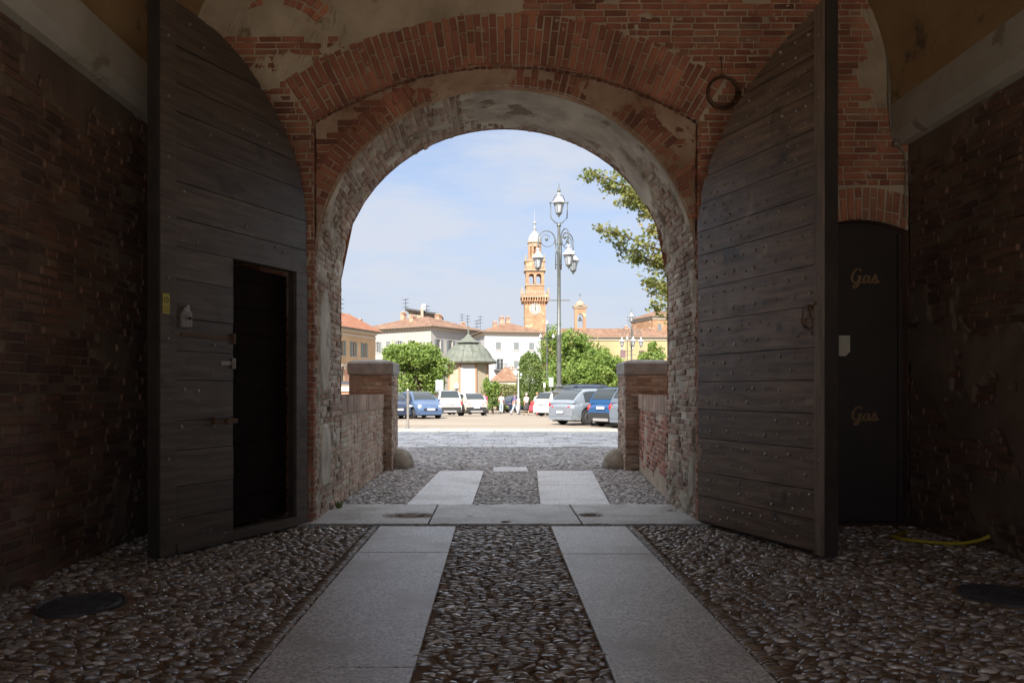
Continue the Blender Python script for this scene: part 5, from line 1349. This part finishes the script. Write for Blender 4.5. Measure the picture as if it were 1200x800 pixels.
c_silver = paint('silver_blue_paint', (.32, .37, .43), .5); c_blue = paint('bright_blue_paint', (.02, .10, .27)); c_grey = paint('grey_blue_paint', (.22, .26, .32), .5)
c_mini = paint('pastel_blue_paint', (.10, .165, .30)); c_white = paint('white_car_paint', (.55, .55, .54), 0); c_cream = paint('pearl_white_paint', (.53, .49, .44), 0); c_navy = paint('navy_paint', (.03, .05, .10)); c_redc = paint('red_paint', (.45, .03, .04), 0)
tail('hatchback_car', 656.5, 33.4, 36, c_silver, 4.45, 1.84, 1.58, .98, 'hatch', 'silver blue hatchback seen from behind, leftmost of the three cars on the right', wr=.36)
tail('compact_car', 704.5, 31.6, 38, c_blue, 4.1, 1.76, 1.62, 1.0, 'suv', 'bright blue compact car with dark lower trim, between the silver hatchback and the grey car', trim=True, wr=.33)
tail('estate_car', 731.5, 29.9, 38, c_grey, 4.4, 1.85, 1.72, 1.06, 'suv', 'grey blue car half hidden behind the right pillar', wr=.36)
# small blue car faces the viewer: the nose points to the camera
def nose(name, px_, Y, head, pm, L, *a, **k):
    h = R(head); X = gx(px_, Y); return car(name, (X - math.cos(h) * L, Y - math.sin(h) * L), h, pm, L, *a, **k)
nose('small_car', 505, 41.2, -64, c_mini, 3.57, 1.63, 1.49, .93, 'mini', 'small rounded pastel blue car facing the gate', wr=.29)
nose('parked_car', 468, 41.0, -66, c_navy, 4.0, 1.72, 1.45, .93, 'hatch', 'dark blue car beside the small pastel blue one, half hidden by the left pillar', wr=.31)
nose('parked_car', 478, 50, -70, c_white, 4.0, 1.72, 1.5, .95, 'hatch', 'white car just showing behind the small pastel blue car', wr=.31)
tail('offroad_car', 527.5, 50.5, 102, c_white, 4.2, 1.8, 1.68, 1.04, 'suv', 'boxy white car with small square tail lights, middle of the parked row on the left', trim=True, wr=.35)
tail('crossover_car', 558.5, 51.5, 112, c_cream, 4.2, 1.8, 1.54, .98, 'hatch', 'pearl white crossover car at the right end of the left hand row', trim=True, wr=.34)
tail('city_car', 634, 47, 40, c_white, 3.7, 1.66, 1.5, .95, 'mini', 'white small car just left of the silver hatchback', wr=.30)
tail('family_car', 660, 43.5, 30, c_navy, 4.5, 1.84, 1.86, 1.1, 'suv', 'dark navy car with a high roof behind the silver hatchback', wr=.36)
tail('parked_car', 627, 57, 30, c_redc, 3.9, 1.7, 1.5, .95, 'hatch', 'red car behind the two women', wr=.31)
tail('parked_car', 592, 68, 35, c_navy, 4.0, 1.7, 1.5, .95, 'hatch', 'far dark car behind the walkers near the kiosk', wr=.31)
nose('parked_car', 404, 36, -20, c_redc, 3.9, 1.7, 1.48, .95, 'hatch', 'red car half hidden behind the left low wall', wr=.31)

# ---------------------------------------------------------------- people
m_skin = MAT('skin', (.45, .27, .19), rough=.6); 
def cloth(n, c): return MAT(n, c, rough=.85, bump=.003, bscale=30, obj=True)
def skinmesh(name, V, E_, Rr, mat, parent, sub=1):
    me = bpy.data.meshes.new(name); me.from_pydata(V, E_, []); me.materials.append(mat)
    o = bpy.data.objects.new(name, me); col.objects.link(o); o.parent = parent
    m = o.modifiers.new('Skin', 'SKIN'); m.use_smooth_shade = True
    for i, r_ in enumerate(Rr):
        me.skin_vertices[0].data[i].radius = (r_, r_) if not isinstance(r_, tuple) else r_
    me.skin_vertices[0].data[0].use_root = True
    s = o.modifiers.new('Sub', 'SUBSURF'); s.levels = s.render_levels = sub
    return o
def person(px_, Y, face, H, label, top, bottom, hair, skirt=False, stride=.22, arms=.1, extra=None):
    o = empty('person', (gx(px_, Y), Y, gz(Y)), face, label, 'person')   # faces local -Y
    k = H / 1.7; v = lambda x, y, z: (x * k, y * k, z * k)
    V = [v(0, 0, .93), v(0, .01, 1.12), v(0, 0, 1.32), v(0, -.01, 1.44), v(0, -.02, 1.52), v(0, -.03, 1.62), v(0, -.03, 1.68)]
    Rr = [.14, .12, .145, .065, .055, .088, .06]; E_ = [(0, 1), (1, 2), (2, 3), (3, 4), (4, 5), (5, 6)]
    for s in (-1, 1):
        b = len(V); st = s * stride
        V += [v(s * .09, 0, .86), v(s * .10, -st * .5 - .03, .50), v(s * .10, -st + .02, .09), v(s * .10, -st - .10, .04)]; Rr += [.085, .058, .038, .034]; E_ += [(0, b), (b, b + 1), (b + 1, b + 2), (b + 2, b + 3)]
        b = len(V)
        V += [v(s * .17, 0, 1.38), v(s * .22, st * .4, 1.12), v(s * .22, st * .9 - arms, .90), v(s * .22, st * .95 - arms - .03, .82)]; Rr += [.055, .042, .032, .036]; E_ += [(2, b), (b, b + 1), (b + 1, b + 2), (b + 2, b + 3)]
    skinmesh('body', V, E_, [r * k for r in Rr], m_skin, o, 2)
    # hands: five short fingers each
    for s in (-1, 1):
        mb = MB(); h = V[14 if s > 0 and False else (7 + 4 + 3 if s < 0 else 7 + 8 + 4 + 3)]
        for q in range(4): mb.tube([(h[0], h[1] + (q - 1.5) * .018, h[2]), (h[0], h[1] + (q - 1.5) * .02, h[2] - .055 - .01 * (q in (1, 2))), (h[0] - s * .012, h[1] + (q - 1.5) * .02, h[2] - .09)], [.011, .009, .006], 6)
        mb.tube([(h[0], h[1] - .03, h[2] + .02), (h[0] - s * .01, h[1] - .055, h[2] - .03)], [.011, .008], 6)
        mb.ball((h[0], h[1], h[2] + .01), .035, 8, 6, 0, (.6, 1, 1.2)); mb.build('hand', m_skin, o, None, True)
    # face
    mb = MB(); hz = 1.63 * k; mb.ball((0, -.115 * k, hz - .015), .016, 8, 5, 0, (1, 1.2, 1.6))
    for s in (-1, 1): mb.ball((s * .034, -.105 * k, hz + .02), .011, 8, 5, 1); mb.ball((s * .088 * k, -.02, hz), .02, 8, 5, 0, (.5, 1, 1.5))
    mb.ball((0, -.105 * k, hz - .055), .018, 8, 4, 2, (1.4, .5, .4)); mb.build('face', [m_skin, m_dark, m_red], o, None, True)
    mb = MB(); mb.ball((0, .005 * k, 1.66 * k), .108 * k, 12, 8, 0, (1, 1.02, .95)); mb.build('hair', hair, o, None, True)
    # clothes a little outside the body
    C = [V[0], V[1], V[2], v(0, 0, 1.40)]; CE = [(0, 1), (1, 2), (2, 3)]; CR = [.155, .138, .165, .09]
    for s, b in ((-1, 11), (1, 19)):
        n = len(C); C += [V[b], V[b + 1]]; CR += [.072, .062]; CE += [(2, n), (n, n + 1)]
    skinmesh('shirt', C, CE, [r * k for r in CR], top, o, 2)
    if skirt:
        mb = MB(); mb.rings([[(r_ * k * math.cos(t), r_ * k * .85 * math.sin(t), z * k) for t in np.linspace(0, 2 * PI, 19)[:-1]] for r_, z in ((.15, 1.0), (.20, .86), (.23, .62), (.26 + .0, .42))]); mb.build('skirt', bottom, o, None, True)
    else:
        C = [V[0], v(0, 0, 1.0)]; CE = [(0, 1)]; CR = [.16, .14]
        for b in (7, 15):
            n = len(C); C += [V[b], V[b + 1], V[b + 2]]; CR += [.105, .078, .06]; CE += [(0, n), (n, n + 1), (n + 1, n + 2)]
        skinmesh('trousers', C, CE, [r * k for r in CR], bottom, o, 2)
    mb = MB()
    for b in (9, 17):
        x, y, z = V[b]; mb.ball((x, y - .06, .05), .06, 10, 6, 0, (.8, 2.0, .75))
    mb.build('shoes', m_dark, o, None, True)
    return o
hair_b = cloth('brown_hair', (.10, .06, .04)); hair_l = cloth('fair_hair', (.32, .2, .12)); hair_g = cloth('grey_hair', (.45, .42, .4))
c_wh = cloth('white_cotton', (.55, .545, .53)); c_bk = cloth('dark_cloth', (.05, .05, .055)); c_rd = cloth('red_cloth', (.62, .06, .09)); c_pk = cloth('pink_cloth', (.70, .10, .25)); c_vi = cloth('violet_cloth', (.14, .12, .30)); c_lb = cloth('pale_blue_cloth', (.4, .48, .55))
person(617, 58, R(200), 1.62, 'woman in a white top and dark skirt, left of the pair by the red car', c_wh, c_bk, hair_g, skirt=True)
person(629.5, 57, R(150), 1.66, 'woman in a white top and red trousers, right of the pair by the red car', c_wh, c_rd, hair_l)
person(603, 60, R(90), 1.64, 'person in a violet top and pale trousers walking beside the short white lamp post', c_vi, c_lb, hair_b, stride=.3)
person(567.5, 54, R(20), 1.62, 'person in a pink top standing at the right end of the pearl white car', c_pk, c_lb, hair_b, stride=.05)
person(587.5, 64, R(170), 1.66, 'person in a white top and pale trousers standing behind the plants near the kiosk', c_wh, c_lb, hair_b, stride=.08)
def bag(px_, Y, z):
    x = gx(px_, Y); O = (x, Y, gz(Y) + z); mb = MB(); mb.box(x - .2, x + .2, Y - .09, Y + .09, O[2], O[2] + .4, 0, .85)
    mb.tube([(x - .12, Y, O[2] + .4), (x - .08, Y, O[2] + .55), (x + .08, Y, O[2] + .55), (x + .12, Y, O[2] + .4)], .012, 5)
    tag(mb.build('shopping_bag', c_rd, None, O), 'bright red bag carried between the two women', 'bag')
bag(623, 57.2, .35)

# ---------------------------------------------------------------- light, sky, camera
travel = Vector((.27, 1.0, -.75)).normalized()
sun = bpy.data.lights.new('sun', 'SUN'); sun.energy = SUN; sun.angle = R(.53); sun.color = (1, .93, .82)
so = bpy.data.objects.new('sun', sun); col.objects.link(so); so.rotation_euler = travel.to_track_quat('-Z', 'Y').to_euler(); so.location = (-20, -40, 40)
w = bpy.data.worlds.new('World'); scene.world = w; w.use_nodes = True; nt = w.node_tree; nt.nodes.clear()
out = nt.nodes.new('ShaderNodeOutputWorld'); bgn = nt.nodes.new('ShaderNodeBackground'); sky = nt.nodes.new('ShaderNodeTexSky')
sky.sky_type = 'NISHITA'; sky.sun_disc = False; sky.sun_elevation = math.asin(-travel.z); sky.sun_rotation = math.atan2(-travel.x, -travel.y)
sky.air_density = 1.0; sky.dust_density = .6; sky.ozone_density = 1.6; sky.altitude = 100
tc = nt.nodes.new('ShaderNodeTexCoord')
n1 = tnoise(nt, tc.outputs['Generated'], 3.1, 7, .6, (1, 1, 4.5)); r1 = ramp(nt, [(.38, (0, 0, 0)), (.60, (.85, .85, .85))]); nt.links.new(n1, r1.inputs[0])
sx = nt.nodes.new('ShaderNodeSeparateXYZ'); nt.links.new(tc.outputs['Generated'], sx.inputs[0])
rh = ramp(nt, [(0, (.95, .95, .95)), (.12, (.80, .80, .80)), (.28, (.42, .42, .42)), (.55, (.14, .14, .14)), (1, (0, 0, 0))]); nt.links.new(sx.outputs[2], rh.inputs[0])
cl = mixc(nt, rh.outputs[0], mixc(nt, 1.0, sky.outputs[0], TINT, 'MULTIPLY'), HAZE)
cl = mixc(nt, r1.outputs[0], cl, CLOUD)
# bright thin cloud veil added above the view to fill the shaded forecourt
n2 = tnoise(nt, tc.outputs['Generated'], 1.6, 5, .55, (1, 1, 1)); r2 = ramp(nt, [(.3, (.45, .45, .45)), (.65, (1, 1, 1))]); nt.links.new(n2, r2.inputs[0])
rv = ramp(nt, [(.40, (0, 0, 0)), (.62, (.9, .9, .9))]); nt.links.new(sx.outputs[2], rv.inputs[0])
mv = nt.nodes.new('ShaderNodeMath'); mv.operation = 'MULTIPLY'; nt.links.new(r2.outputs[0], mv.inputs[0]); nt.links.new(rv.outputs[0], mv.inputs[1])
cl = mixc(nt, mv.outputs[0], cl, FILL_VEIL)
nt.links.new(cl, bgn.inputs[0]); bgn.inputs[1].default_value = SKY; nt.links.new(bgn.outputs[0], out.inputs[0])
cam = bpy.data.cameras.new('camera'); co = bpy.data.objects.new('camera', cam); col.objects.link(co)
co.location = (0, 0, CAMZ); co.rotation_euler = (R(90), 0, 0); cam.sensor_width = 36; cam.lens = 36 * F / 1200
cam.shift_x = 20 / 1200; cam.shift_y = 59 / 1200; cam.clip_end = 5000; cam.clip_start = .05
scene.camera = co
vs = scene.view_settings; vs.view_transform = 'Standard'; vs.look = 'None'; vs.exposure = EXPO; vs.gamma = 1; vs.use_curve_mapping = False
cy = scene.cycles; cy.use_denoising = True; cy.max_bounces = 10; cy.diffuse_bounces = 6; cy.glossy_bounces = 4; cy.transmission_bounces = 6; cy.sample_clamp_indirect = 6; cy.caustics_reflective = False; cy.caustics_refractive = False
try: cy.denoiser = 'OPENIMAGEDENOISE'; cy.denoising_input_passes = 'RGB_ALBEDO_NORMAL'
except Exception: pass
